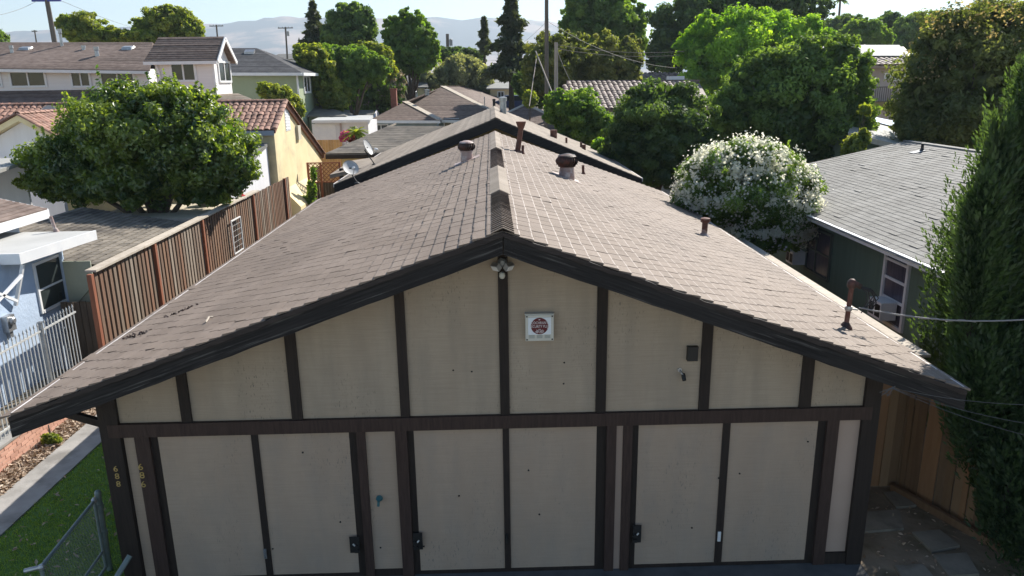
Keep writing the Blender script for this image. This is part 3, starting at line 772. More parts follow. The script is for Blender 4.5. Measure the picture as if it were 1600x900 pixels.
# roof deck, fascia boards and edges
mb = MB()
mb.prism([(XL, YR+.05, ZL-.012), (XR, YR+.05, ZR-.012), (XRT, YR+.05, ZRT-.012), (XRT, YR+.05, ZRT-.11), (XR, YR+.05, ZR-.125), (XL, YR+.05, ZL-.11)], (0, YB-YR-.05, 0))
mb.build('roof_deck', TIMBER, house)
def fascia(x0, x1, name='fascia_board', top=-.052, bot=-.258, y0=YR, y1=YR+.05, M=FASCIA, n=26, rough=.006, seed=1):
    """board along the rake with slightly chewed edges"""
    r = random.Random(seed); q = MB()
    xs = [x0+(x1-x0)*i/n for i in range(n+1)]
    tp = [zroof(x)+top+r.uniform(-rough, rough) for x in xs]; bt = [zroof(x)+bot+r.uniform(-rough, rough) for x in xs]
    vs = []; fs = []
    for i, x in enumerate(xs):
        vs += [(x, y0, bt[i]), (x, y0, tp[i]), (x, y1, bt[i]), (x, y1, tp[i])]
    for i in range(n):
        k = 4*i; fs += [(k, k+4, k+5, k+1), (k+2, k+3, k+7, k+6), (k+1, k+5, k+7, k+3), (k, k+2, k+6, k+4)]
    fs += [(0, 1, 3, 2), (4*n, 4*n+2, 4*n+3, 4*n+1)]
    q.add(vs, fs); return q.build(name, M, house)
fascia(XL-.03, XR-.006, seed=1); fascia(XR+.006, XRT+.03, seed=2, M=FASCIA_R)
fascia(XL-.02, XR-.001, 'fascia_trim', -.004, -.058, YR-.022, YR+.045, FASCIA_T, 60, .008, 3)
fascia(XR+.001, XRT+.02, 'fascia_trim', -.004, -.058, YR-.022, YR+.045, FASCIA_T, 60, .008, 4)
for x, z, s in ((XL, ZL, -1), (XRT, ZRT, 1)):
    q = MB(); q.box((x, YR+.06, z-.10), (x+s*.03, YB, z+.012)); q.build('drip_edge', DRIP, house)
# rafter tails' brace seen under the left overhang
q = MB(); q.bar((WL, YF+.1, 2.25), (-5.42, YF+.1, 2.42), .07, .09); q.build('brace', TIMBER, house)
# shingles
LLs = math.hypot(XR-XL, ZR-ZL); LRs = math.hypot(XRT-XR, ZR-ZRT)
EXPO, TW = 0.165, 0.30
su, sf = shingle_unit(TW-.018, EXPO+.02)
TL = courses((XR-.02, YR-.015, ZR-.008), (XR-.02, YB, ZR-.008), (XL-XR, 0, ZL-ZR), LLs+.02, EXPO, TW, 1)
TR = courses((XR+.02, YR-.015, ZR-.008), (XR+.02, YB, ZR-.008), (XRT-XR, 0, ZRT-ZR), LRs+.02, EXPO, TW, 2)
wu, wf, wm = edged_shingle(TW-.018, EXPO+.02)
tile_field(house, 'shingle', 'shingles', wu, wf, TL, SHINGLE, 150)
tile_field(house, 'shingle', 'shingles', wu, wf, TR, SHINGLE, 150, fm=wm, M2=SH_GLINT)  # glint strip is painted on this sunward slope only
# ridge caps: fine ribs at the front, a smooth sheet, dark ribs, sheet again
def cap(y0, y1, w, z0, z1, lift0, lift1, name, M):
    q = MB(); t = .012
    def P(y, x, up): return (XR+x, y, ZR-abs(x)*0.365+up)
    for (ya, la), (yb, lb) in (((y0, lift0), (y1, lift1)),):
        vs = [P(ya, -w, la), P(ya, 0, la+.012), P(ya, w, la), P(yb, -w, lb), P(yb, 0, lb+.012), P(yb, w, lb)]
        lo = [(x, y, z-t) for x, y, z in vs]
        q.add(vs+lo, [(0, 1, 4, 3), (1, 2, 5, 4), (6, 9, 10, 7), (7, 10, 11, 8), (0, 6, 7, 1), (1, 7, 8, 2), (3, 4, 10, 9), (4, 5, 11, 10), (0, 3, 9, 6), (2, 8, 11, 5)])
    return q.build(name, M, house)
y = YR-.02; k = 0
while y < 11.0:
    cap(y, y+.20, .125, 0, 0, .036+rnd.uniform(0, .004), .008, 'ridge_cap', SHINGLE if k % 2 else SHINGLE); y += .118; k += 1
cap(10.95, 14.4, .15, 0, 0, .03, .03, 'ridge_sheet', SHINGLE2)
y = 14.3
while y < 18.2:
    cap(y, y+.34, .13, 0, 0, .045, .016, 'ridge_cap', SH_BROWN); y += .24
cap(18.1, YB, .14, 0, 0, .03, .03, 'ridge_sheet', SHINGLE2)
# debris lodged on the lower left slope
r = np.random.default_rng(5)
def on_left(px, py):
    d = FWD+RGT*(px-800)/F_PX-UPV*(py-450)/F_PX; t = (ZR-KL*XR-CAM_H)/(d[2]-KL*d[0]); p = d*t; return Vector((p[0], p[1], p[2]+CAM_H))
def on_right(px, py):
    d = FWD+RGT*(px-800)/F_PX-UPV*(py-450)/F_PX; t = (ZR+KR*XR-CAM_H)/(d[2]+KR*d[0]); p = d*t; return Vector((p[0], p[1], p[2]+CAM_H))
for (pa, pb, n, lab, wdt) in (((197, 531), (232, 521), 90, 'dark clump of leaf debris caught low on the left roof slope', .05), ((262, 497), (310, 478), 70, 'dark line of leaf debris along a shingle course', .03)):
    A, B = on_left(*pa), on_left(*pb); q = []
    for i in range(n):
        c = A.lerp(B, r.random())+Vector((r.normal()*wdt*.8, r.normal()*wdt, .016+r.random()*.02))
        s = .022*r.uniform(.5, 1.5); u = Vector(r.normal(size=3)).normalized(); v = u.orthogonal().normalized()
        q += [c-u*s, c+v*s*.5, c+u*s, c-v*s*.5]
    tag(np_mesh('leaf_debris', np.array([list(p) for p in q]), np.arange(len(q)).reshape(-1, 4), RUSTDARK, kind='stuff'), lab, 'debris')
A, B = on_left(322, 507), on_left(333, 499)
q = MB(); q.tube([A+Vector((0, 0, .03)), A.lerp(B, .5)+Vector((-.02, .05, .05)), B+Vector((0, 0, .035))], .012, 6); q.build('stick', CAPW, label='pale bent stick lying on the lower left roof slope', cat='stick')

# pipes through the roof (parts of the house)
def pipe(base, top, r0, r1, M, capn=None, label=None, boot=True, parent=house, name='vent_pipe'):
    q = MB(); b = Vector(base); t = Vector(top); q.tube([b-Vector((0, 0, .05)), t], [r0, r1], 12)
    if capn: q.lathe(t-Vector((0, 0, .02)), capn, 14)
    if boot: q.lathe(b-Vector((0, 0, .06)), [(r0*2.3, 0.0), (r0*1.9, .06), (r0*1.05, .13)], 14)
    o = q.build(name, M, parent, smooth=False)
    if label: o['label'] = label
    return o
def up(base, px, py): return at(px, py, y=base.y)
b = on_right(808, 238); pipe(b, up(b, 814, 200), .07, .065, RUST, [(.075, 0), (.13, .16), (.13, .18), (.06, .18)], 'tall rusty flue with a flared cap beside the ridge')
b = on_right(816.5, 241); pipe(b, up(b, 817, 227), .035, .035, RUST, None, 'short rusty pipe beside the tall flue')
b = on_right(911.5, 273); pipe(b, up(b, 911, 258), .035, .035, RUST, None, 'short rusty pipe beside the right turbine vent')
b = on_right(1100, 369); t_ = up(b, 1102, 345)
pipe(b, b.lerp(t_, .45), .062, .06, PALEPIPE, None, 'short faded vent pipe with a rusty cap low on the right slope')
pipe(b.lerp(t_, .42), t_, .06, .06, RUST, [(.06, -.02), (.095, .0), (.095, .07), (.05, .085)], boot=False)

# turbine vents
def turbine(px, py, label, on, h, r, M_top, M_base, tilt=0.0):
    b = on(px, py); t = thing('turbine_vent', label, 'roof vent', b, 'turbine vents on the duplex roof')
    hb = h*.52
    q = MB(); q.lathe(b-Vector((0, 0, .16)), [(r*.80, 0), (r*.78, .16+hb*.55), (r*.70, .16+hb), (r*.70, .19+hb)], 20); q.build('collar', M_base, t, smooth=True)
    q = MB(); q.obox(b+Vector((0, 0, .02)), (.30, 0, -.30*(KL if on is on_left else KR)*(-1 if on is on_left else 1)), (0, .27, 0), (0, 0, .008)); q.build('flashing', M_base, t)
    n = 22; zc = b.z+hb+.04; hh = h-hb
    for k in range(n):
        a0 = 2*math.pi*k/n; q = MB(); pts = []
        for j in range(7):
            f = j/6; rr = r*(0.62+0.52*math.sin(math.pi*(0.12+0.80*f))); zz = zc+hh*f
            a1 = a0+f*0.35
            pts.append((rr, a1, zz))
        vs = []; fs = []
        for rr, a1, zz in pts:
            vs += [(b.x+rr*math.cos(a1), b.y+rr*math.sin(a1), zz), (b.x+rr*.87*math.cos(a1+.30), b.y+rr*.87*math.sin(a1+.30), zz)]
        for j in range(6): fs.append((2*j, 2*j+1, 2*j+3, 2*j+2))
        q.add(vs, fs); q.build('vane', M_top, t)
    q = MB(); q.lathe((b.x, b.y, zc+hh*.93), [(r*.93, 0), (r*.80, .025), (r*.35, .055), (.01, .06)], 20); q.lathe((b.x, b.y, zc-.015), [(r*.86, 0), (r*.90, .02)], 20)
    q.lathe((b.x, b.y, zc), [(r*.55, 0), (r*.55, hh*.9)], 12)
    q.build('top_cap', PALEPIPE if px < 800 else RUSTDARK, t)
    q = MB(); q.tube([(b.x-r*1.05, b.y, zc+.02), (b.x-r*.8, b.y, zc+hh*1.08), (b.x, b.y, zc+hh*1.22), (b.x+r*.8, b.y, zc+hh*1.08), (b.x+r*1.05, b.y, zc+.02)], .008, 5); q.build('bracket', GALVD, t)
turbine(729.5, 252, 'rusty turbine vent with pale top left of the ridge', on_left, .40, .185, RUSTDARK, PALEPIPE)
turbine(885.5, 279, 'rusty turbine vent with faded pink collar right of the ridge', on_right, .47, .225, RUSTDARK, PALEPIPE)

# service mast at the right eave, with its cable
b = on_right(1321, 514); t = thing('service_mast', 'red service mast with weatherhead standing near the right roof edge', 'mast', b)
tp = up(b, 1331, 446)
q = MB(); q.tube([b-Vector((0, 0, .1)), tp], .032, 10); q.build('pipe', RUST, t)
q = MB(); q.lathe(b-Vector((0, 0, .05)), [(.10, 0), (.08, .08), (.035, .15)], 12); q.build('flashing', RUSTDARK, t)
q = MB(); q.lathe(tp-Vector((0, 0, .03)), [(.05, 0), (.065, .03), (.06, .08), (.03, .115), (.01, .12)], 12); q.obox(tp+Vector((.05, -.02, .02)), (.05, 0, -.03), (0, .04, 0), (.015, 0, .03)); q.build('weatherhead', RUSTDARK, t, smooth=True)
q = MB(); rr_ = random.Random(4)
cl = at(1340, 484, y=b.y)
for k in range(7):
    a_ = tp+Vector((.07, 0, .0)); e_ = cl+Vector((rr_.uniform(0, .2), rr_.uniform(-.04, .04), rr_.uniform(-.06, .05)))
    mid = a_.lerp(e_, .5)+Vector((rr_.uniform(.05, .22), rr_.uniform(-.05, .05), rr_.uniform(-.10, .06)))
    q.tube([a_, a_.lerp(mid, .5)+Vector((.06, 0, .02)), mid, e_], .007, 5)
q.build('drip_wires', WIRED, t)
q = MB(); q.lathe(tp.lerp(b, .52), [(.045, -.03), (.05, .0), (.045, .03)], 10); q.bar(tp.lerp(b, .52), cl, .02, .02); q.build('clamp', GALV, t)
c1, c2 = at(1342, 481, y=b.y), at(1700, 492, y=7.4)
q = MB(); pts = [c1.lerp(c2, i/14)-Vector((0, 0, .12*math.sin(math.pi*i/14))) for i in range(15)]
q.tube(pts, .009, 6); 
sag = [c1.lerp(c2, i/40)-Vector((0, 0, .12*math.sin(math.pi*i/40)-.012*math.sin(i*1.3))) for i in range(24)]
q.tube(sag, .006, 5)
q.build('service_cable', WIRE, label='grey overhead cable running from the red mast to the right', cat='cable')
# telephone wires at the right end of the fascia
q = MB()
a0 = at(1392, 606, y=YR-.02)
for (ex, ey, yy) in ((1640, 668, 7.0), (1640, 690, 6.9), (1640, 634, 7.3)):
    e0 = at(ex, ey, y=yy); q.tube([a0.lerp(e0, i/8)-Vector((0, 0, .05*math.sin(math.pi*i/8))) for i in range(9)], .0028, 4)
for k in range(5):
    q.tube([a0+Vector((rr_.uniform(-.12, .02), 0, rr_.uniform(-.1, .05))), a0+Vector((rr_.uniform(-.15, .1), -.02, rr_.uniform(-.12, 0))), a0+Vector((.05, 0, .02))], .004, 5)
q.build('telephone_wires', WIREM, label='thin slack wires tied to the right end of the dark fascia', cat='wire')

# ------------------------------------------------------------------ fittings on the gable wall
c0, c1 = at(821, 493, y=YF-.1), at(865, 532, y=YF-.1)
t = thing('alarm_box', 'square pale alarm box with a maroon disc on the gable wall', 'alarm box', ((c0.x+c1.x)/2, YF, (c0.z+c1.z)/2))
cx, cz = (c0.x+c1.x)/2, (c0.z+c1.z)/2; hw, hh = (c1.x-c0.x)/2, (c0.z-c1.z)/2
q = MB(); q.prism([(cx-hw, YF-.10, cz-hh), (cx+hw, YF-.10, cz-hh), (cx+hw, YF-.10, cz+hh), (cx-hw, YF-.10, cz+hh)], (0, .10, 0))
q.box((cx-hw-.008, YF-.085, cz+hh), (cx+hw+.008, YF, cz+hh+.012)); q.build('housing', ALARMBOX, t)
q = MB(); e = .82; q.box((cx-hw*e, YF-.106, cz-hh*.50), (cx+hw*e, YF-.1005, cz+hh*.82)); q.build('plate', ALARMPLATE, t)
q = MB(); q.lathe((cx, YF-.1065, cz+hh*.17), [(hh*.645, 0), (hh*.645, -.002)], 40, (0, 1, 0)); q.build('emblem', MAROON, t)
ez = cz+hh*.17; yy = YF-.111
text_part('lettering', "COCHRAN'S", .047, (cx, yy, ez+hh*.25), PRINTW, t, ext=.0008, sx=.78)
text_part('lettering', 'SECURITY PLUS', .047, (cx, yy, ez-hh*.03), PRINTW, t, ext=.0008, sx=.72)
for i, ch in enumerate('287-7500'):
    a_ = math.radians(-33+66*i/7); rr = hh*.47
    text_part('lettering', ch, .05, (cx+rr*math.sin(a_), yy, ez-rr*math.cos(a_)), PRINTW, t, ext=.0008, sx=.8, u=(math.cos(a_), 0, math.sin(a_)), up=(-math.sin(a_), 0, math.cos(a_)))
q = MB(); q.box((cx-.016, yy, ez-hh*.27), (cx+.016, yy+.003, ez-hh*.235)); q.box((cx-.012, yy, ez+hh*.47), (cx+.008, yy+.003, ez+hh*.53)); q.box((cx+.09, yy, ez-hh*.2), (cx+.11, yy+.003, ez-hh*.17)); q.build('mark', PRINTW, t)
q = MB()
for i in (-1, 0, 1):
    for j in range(3): q.box((cx+i*hw*.56-hw*.2, YF-.104, cz-hh*(.60+.09*j)), (cx+i*hw*.56+hw*.2, YF-.1002, cz-hh*(.56+.09*j)))
q.build('louvre', PRINTG, t)
q = MB()
for sx_ in (-1, 1):
    for sz_ in (-1, 1): q.lathe((cx+sx_*hw*.9, YF-.100, cz+sz_*hh*.9), [(.010, 0), (.009, -.006)], 10, (0, 1, 0))
q.build('screw', SPECK, t)

c = at(785, 418, y=YF-.1); t = thing('floodlight', 'twin grey security floodlight on the batten below the gable peak', 'lamp', (c.x, YF-.035, c.z))
q = MB(); q.lathe((c.x, YF-.036, c.z+.05), [(.06, 0), (.055, -.04), (.03, -.06)], 14, (0, 1, 0)); q.build('base', GALVD, t)
for s in (-1, 1):
    q = MB(); o_ = Vector((c.x+s*.075, YF-.12, c.z+.015)); d_ = Vector((s*.55, -.6, -.58)).normalized(); u_ = d_.cross(Vector((0, 0, 1))).normalized(); w_ = u_.cross(d_)
    q.obox(o_, u_*.05, w_*.042, d_*.03); q.bar((c.x, YF-.07, c.z+.05), o_, .022, .022); lh = q.build('lamp_head', GALV, t)
    q = MB(); q.obox(o_+d_*.032, u_*.043, w_*.035, d_*.003); q.build('lens', MATS['white_paint'], lh)
q = MB(); q.lathe((c.x-.005, YF-.11, c.z-.10), [(.02, .045), (.034, .03), (.038, .0), (.025, -.028), (.006, -.036)], 14); q.build('sensor', ALARMBOX, t, smooth=True)

a_, b_ = at(1075, 543, y=YF-.06), at(1090, 564, y=YF-.06)
q = MB(); q.box((a_.x, YF-.07, b_.z), (b_.x, YF, a_.z)); q.box((a_.x-.004, YF-.074, a_.z-.012), (b_.x+.004, YF, a_.z+.004)); q.build('speaker_box', BLACK, label='small black box on the wall above the bullet camera', cat='wall box')
c = at(1066, 584, y=YF-.06); t = thing('security_camera', 'tiny black bullet camera on a bracket under the black wall box', 'camera', (c.x, YF, c.z))
q = MB(); q.lathe((c.x-.02, YF, c.z+.03), [(.03, 0), (.028, -.015)], 12, (0, 1, 0)); q.tube([(c.x-.02, YF-.01, c.z+.03), (c.x-.01, YF-.05, c.z+.01), (c.x+.01, YF-.07, c.z-.01)], .012, 7); q.build('bracket', GALV, t)
q = MB(); q.lathe((c.x+.012, YF-.05, c.z), [(.022, 0), (.026, .03), (.026, .085), (.02, .095)], 12, (.1, -.5, -.85)); q.build('camera_body', BLACK, t)
c = at(592, 782, y=YF-.05); t = thing('hose_tap', 'teal weathered hose tap on the narrow panel between two garage doors', 'tap', (c.x, YF, c.z))
teal = mat('teal_metal', (0.03, 0.12, 0.14), (0.05, 0.15, 0.16), 9, rough=.5)
q = MB(); q.lathe((c.x, YF+.004, c.z), [(.045, 0), (.04, -.01), (.018, -.02), (.018, -.06)], 12, (0, 1, 0)); q.tube([(c.x, YF-.05, c.z+.02), (c.x, YF-.08, c.z), (c.x-.005, YF-.09, c.z-.06)], .017, 8); q.build('spout', teal, t)
q = MB(); q.lathe((c.x, YF-.07, c.z+.03), [(.03, 0), (.03, .012)], 12, (0, -.5, .8)); q.build('handle', teal, t)

# ------------------------------------------------------------------ left boundary: tall wood fence, iron fence on a brick planter
def A(px, py, y): return at(px, py, y=y)
FX, FZ = -8.5, 2.58
t = thing('wood_fence', 'tall weathered board fence with red posts running back along the left side', 'fence', (FX, 15.6, 0))
y = 15.75; k = 0
def fz(y): return FZ + (y-15.6)*0.005
unit_b = {}
while y < 31.6:
    h = fz(y)-.03+rnd.uniform(-.02, .02)
    q = MB(); q.obox((FX+.045, y, h/2), (.012, rnd.uniform(-.004, .004), 0), (0, .058, 0), (0, rnd.uniform(-.012, .012), h/2)); q.build('board', BOARD_L, t)
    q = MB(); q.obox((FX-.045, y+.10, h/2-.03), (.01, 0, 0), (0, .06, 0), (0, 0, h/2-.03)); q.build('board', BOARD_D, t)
    y += .20
for px, py in ((139, 430), (238, 378), (313, 340), (393, 300), (443, 278)):
    p = at(px, py, x=FX+.06); q = MB(); q.box((FX+.03, p.y-.05, 0), (FX+.13, p.y+.05, fz(p.y)+.0)); q.build('post', POSTW, t)
y = 15.6
while y < 27.2:
    y1 = min(y+rnd.uniform(2.2, 3.2), 27.2); q = MB(); zz = fz(y)+rnd.uniform(.0, .02)
    q.hexa([(FX-.09, y, zz), (FX+.15, y, zz), (FX+.15, y1-.01, fz(y1)+.01), (FX-.09, y1-.01, fz(y1)+.01), (FX-.09, y, zz+.045), (FX+.15, y, zz+.045), (FX+.15, y1-.01, fz(y1)+.055), (FX-.09, y1-.01, fz(y1)+.055)])
    q.build('cap_rail', CAPW, t); y = y1
for zz in (.4, 1.4): 
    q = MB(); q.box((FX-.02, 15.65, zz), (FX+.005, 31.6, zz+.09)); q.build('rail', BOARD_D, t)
t = thing('return_fence', 'short dark board fence joining the tall fence to the blue house', 'fence', (-9.1, 16.3, 0))
x = -9.62
while x < -8.62:
    q = MB(); q.box((x, 16.3, 0), (x+.13, 16.32, 1.75+rnd.uniform(-.03, .03))); q.build('board', BOARD_D, t); x += .14
q = MB(); q.box((-9.65, 16.322, 1.3), (-8.6, 16.36, 1.4)); q.build('rail', BOARD_D, t)
# wire rack hung on the fence
p0, p1 = at(360, 347, x=FX+.14), at(377, 392, x=FX+.14)
t = thing('wire_rack', 'pale wire rack hung on the tall board fence', 'rack', (FX+.14, p0.y, p1.z))
za, zb, ya, yb = p0.z+.02, p1.z+.05, p0.y, p1.y
q = MB(); X = FX+.16
yb = ya+.9
for a, b in (((X, ya, za), (X, yb, za)), ((X, ya, zb), (X, yb, zb)), ((X, ya, za), (X, ya, zb)), ((X, yb, za), (X, yb, zb))): q.bar(a, b, .035, .035, (1, 0, 0))
q.build('frame', MATS['white_paint'], t)
q = MB()
for i in range(1, 9): q.tube([(X, ya+(yb-ya)*i/9, zb), (X, ya+(yb-ya)*i/9, za)], .007, 4)
for i in range(1, 6): q.tube([(X, ya, zb+(za-zb)*i/6), (X, yb, zb+(za-zb)*i/6)], .005, 4)
q.build('mesh', GALVD, t)

PXW = -8.5
t = thing('brick_planter', 'low pink brick planter wall under the iron fence', 'planter', (PXW-.1, 10, 0))
q = MB(); q.box((PXW-.24, 7.0, 0), (PXW-.012, 15.1, .40)); q.build('mortar_core', MORTAR, t)
bu = [(-.045, -.105, -.031), (.045, -.105, -.031), (.045, .105, -.031), (-.045, .105, -.031), (-.045, -.105, .031), (.045, -.105, .031), (.045, .105, .031), (-.045, .105, .031)]
TT = []
rr = np.random.default_rng(8)
for c in range(5):
    yy = 7.2+(.115 if c % 2 else 0)
    while yy < 15:
        m_ = np.eye(4); m_[:3, 3] = (PXW-.045+rr.uniform(-.004, .004), yy, .045+c*.077); TT.append(m_); yy += .225
tile_field(t, 'brick', 'bricks', bu, BOX_F, np.array(TT), BRICK, 300)
q = MB(); q.box((PXW-.27, 7.0, .40), (PXW+.02, 15.1, .445)); q.build('coping', CONC, t)
sheet('raised_bed', [(-9.72, 7), (PXW-.24, 7), (PXW-.24, 16), (-9.72, 16)], .30, SOIL)

IX = -8.62
t = thing('iron_fence', 'pale iron picket fence with spear tips on the brick planter', 'fence', (IX, 12, .44))
y = 8.6; zt = 2.0; k = 0
tipy = []
ends = at(118, 490, x=IX).y
while y < ends:
    q = MB(); q.obox((IX, y, (zt+.46)/2), (.008, 0, 0), (0, .008, 0), (0, 0, (zt-.46)/2)); q.lathe((IX, y, zt), [(.011, 0), (.018, .02), (.014, .045), (.002, .085)], 6)
    q.build('picket', IRONP, t); y += .112; k += 1
for zz in (.56, zt-.12):
    q = MB(); q.box((IX-.016, 8.55, zz), (IX+.016, ends, zz+.032)); q.build('rail', IRONP, t)
for px, py in ((70, 545), (0, 640)):
    p = at(px, py, x=IX); yy = p.y if px else 10.4
    q = MB(); q.box((IX-.03, yy-.03, .44), (IX+.03, yy+.03, zt+.05)); q.prism([(IX-.038, yy-.038, zt+.05), (IX+.038, yy-.038, zt+.05), (IX+.038, yy+.038, zt+.05), (IX-.038, yy+.038, zt+.05)], (0, 0, .02)); q.build('post', GALVD, t)

# ------------------------------------------------------------------ blue house at the left edge
BXW = -9.75
t = thing('blue_house', 'pale blue stucco house with flat white roof behind the iron fence', 'house', (BXW, 13, 0))
q = MB(); q.box((-14, 6, 0), (BXW, 16.95, 3.0)); q.build('wall', WALL_BLUE, t)
e0, e1 = at(30, 397, z=3.18), at(147, 361, z=3.18)
q = MB(); q.prism([(-15, e0.y-.02, 3.10), (e0.x, e0.y-.02, 3.10), (e1.x, e1.y, 3.10), (-15, e1.y, 3.10)], (0, 0, .085)); q.build('roof', FLATROOF, t)
q = MB(); q.prism([(e0.x, e0.y-.05, 2.98), (e0.x+.03, e0.y-.05, 2.98), (e1.x+.03, e1.y+.03, 2.98), (e1.x, e1.y+.03, 2.98)], (0, 0, .215)); q.box((-15, e0.y-.05, 2.98), (e0.x, e0.y-.021, 3.195)); q.box((-14, e0.y+.02, 3.0), (e0.x-.02, e1.y, 3.095)); q.build('fascia', MATS['white_paint'], t)
w0, w1 = at(52, 412, x=BXW), at(91, 398, x=BXW); wb = at(60, 488, x=BXW)
w1y = w1.y
wo = window(t, (BXW, w0.y, wb.z), (0, 1, 0), (0, 0, 1), w1y-w0.y, w0.z-wb.z-.05, .06, .04, (), (.45,), out=(1, 0, 0))
p = at(104, 470, x=BXW); q = MB(); q.tube([(BXW+.05, 16.75, 2.95), (BXW+.05, 16.75, .4)], .04, 8); q.build('downpipe', WALL_BLUE, t)
p = at(9, 505, x=BXW)
q = MB(); q.box((BXW, p.y-.12, p.z-.16), (BXW+.12, p.y+.12, p.z+.16)); q.box((BXW, p.y-.05, p.z-.3), (BXW+.08, p.y+.05, p.z-.16)); q.lathe((BXW+.12, p.y, p.z+.05), [(.08, 0), (.08, .05), (.05, .07)], 12, (1, 0, 0)); q.build('meter_box', GALV, t)
q = MB()
q.bar((BXW+.35, e0.y+.1, 2.95), (BXW+.05, e0.y+.1, 2.1), .06, .06); q.bar((BXW+.35, e0.y-.0, 2.75), (BXW+.35, e0.y-1.6, 2.2), .05, .05); q.bar((BXW+.35, e0.y-.3, 2.3), (BXW+.35, e0.y-1.3, 2.9), .05, .05); q.build('porch_brace', MATS['white_paint'], t)
b = at(88, 362, z=3.185); pipe(b, at(79, 338, y=b.y), .035, .035, PALEPIPE, None, boot=True, parent=t)

q = MB(); p = at(120, 445, x=-9.2)
q.box((-9.66, 16.72, 1.35), (-9.05, 16.75, 2.58)); q.bar((-9.6, 16.70, 1.5), (-9.1, 16.70, 2.0), .06, .03)
q.build('privacy_screen', mat('pale_green_panel', (0.38, 0.40, 0.31), (0.44, 0.46, 0.36), 2, rough=.8), label='pale green upright board between the blue house and the tall fence', cat='screen')

t = thing('brown_roofed_house', 'house with sunlit brown roof and white fascia at left edge behind the blue house', 'house', (-13, 18, 0))
c = at(74, 326, x=-10.6)
stepped_roof('roof', [((c.x, c.y-5, c.z), (c.x, c.y, c.z), (-15, c.y, c.z+1.05), (-15, c.y-5, c.z+1.05))], SH_BROWN, t, .16)
q = MB(); q.box((c.x, c.y-5, c.z-.22), (c.x+.03, c.y, c.z-.02)); q.hexa([(c.x, c.y+.001, c.z-.22), (c.x, c.y+.03, c.z-.22), (-15, c.y+.03, c.z+.85), (-15, c.y, c.z+.85), (c.x, c.y+.001, c.z-.0), (c.x, c.y+.03, c.z-.0), (-15, c.y+.03, c.z+1.05), (-15, c.y, c.z+1.05)]); q.build('fascia', MATS['white_paint'], t)
q = MB(); q.box((-15, c.y-5, 0), (c.x-.5, c.y-.4, c.z-.1)); q.build('wall', WALL_BLUE, t)

t = thing('lean_to_shed', 'low shed with tan shingle roof tucked between the blue house and the tall fence', 'shed', (-10.5, 19.5, 0))
RTW = courses((-12.0, 16.9, 2.95), (-12.0, 22.2, 2.95), (3.05, 0, -.53), 3.1, .165, .30, 5)
q = MB(); q.prism([(-8.95, 16.9, 2.40), (-12, 16.9, 2.93), (-12, 16.9, 2.83), (-8.95, 16.9, 2.30)], (0, 5.3, 0)); q.build('roof_deck', TIMBER, t)
tile_field(t, 'shingle', 'shingles', su, sf, RTW, SH_OLD, 220)
q = MB(); q.box((-11.8, 17.2, 0), (-9.3, 17.3, 2.35)); q.box((-11.8, 22, 0), (-9.3, 22.1, 2.35)); q.box((-11.9, 17.2, 0), (-11.8, 22.1, 2.8)); q.build('wall', BOARD_D, t)
for i in range(8):
    yy = 17.1+i*.62; q = MB(); q.box((-9.2, yy, 2.18), (-8.86, yy+.06, 2.29)); q.build('rafter_tail', MATS['white_paint'], t)
t = thing('patio_cover', 'flat tan patio roof partly under the citrus tree beside the tall fence', 'patio roof', (-10, 23.7, 0))
q = MB(); q.box((-12.2, 22.6, 2.42), (-8.75, 25.6, 2.50)); q.build('roof', mat('tan_roll_roof', (0.47, 0.41, 0.31), (0.55, 0.49, 0.38), 2, rough=.85), t)
q = MB(); q.box((-12.2, 22.55, 2.34), (-8.72, 22.6, 2.51)); q.build('fascia', CAPW, t)
for x_ in (-12, -9): 
    q = MB(); q.box((x_, 22.7, 0), (x_+.09, 22.8, 2.42)); q.build('post', CAPW, t)
p0, p1 = at(313, 322, z=2.5), at(341, 320, z=2.5)
q = MB(); q.prism([(p0.x, p0.y, 2.51), (p1.x, p0.y, 2.51), (p1.x, p0.y+.5, 2.51), (p0.x, p0.y+.5, 2.51)], (0, 0, .48)); q.box((p0.x+.06, p0.y-.012, 2.58), (p1.x-.06, p0.y, 2.9)); q.build('evaporative_cooler', mat('tan_metal', (0.40, 0.35, 0.28), (0.46, 0.41, 0.33), 2, rough=.6), label='tan metal box on the patio roof under the citrus tree', cat='cooler')
p = at(377, 308, x=-8.55); q = MB(); q.lathe((p.x, p.y, FZ+.10), [(.14, 0), (.14, .03), (.09, .04), (.03, .36), (.005, .37)], 14); q.build('traffic_cone', REDPL, label='small red cone standing on the cap of the tall fence', cat='cone')
t = thing('grey_roofed_shed', 'small shed with a flat grey roof and white posts at the left edge', 'shed', (-16, 23, 0))
c = at(40, 250, y=24); q = MB(); q.hexa([(-21, 20.5, c.z-.35), (c.x, 20.5, c.z-.45), (c.x, 24.4, c.z-.08), (-21, 24.4, c.z+.02), (-21, 20.5, c.z-.25), (c.x, 20.5, c.z-.35), (c.x, 24.4, c.z+.02), (-21, 24.4, c.z+.12)]); q.build('roof', GREYROOF, t)
q = MB(); q.box((-21, 20.45, c.z-.48), (c.x+.02, 20.5, c.z-.25)); q.build('fascia', MATS['white_paint'], t)
for x_ in (-19.5, -17, c.x-.15):
    q = MB(); q.box((x_-.06, 20.6, 0), (x_+.06, 20.72, c.z-.45)); q.build('post', MATS['white_paint'], t)
q = MB(); q.box((-21, 24.0, 0), (c.x-.1, 24.1, c.z-.1)); q.build('wall', WALL_WHITE, t)

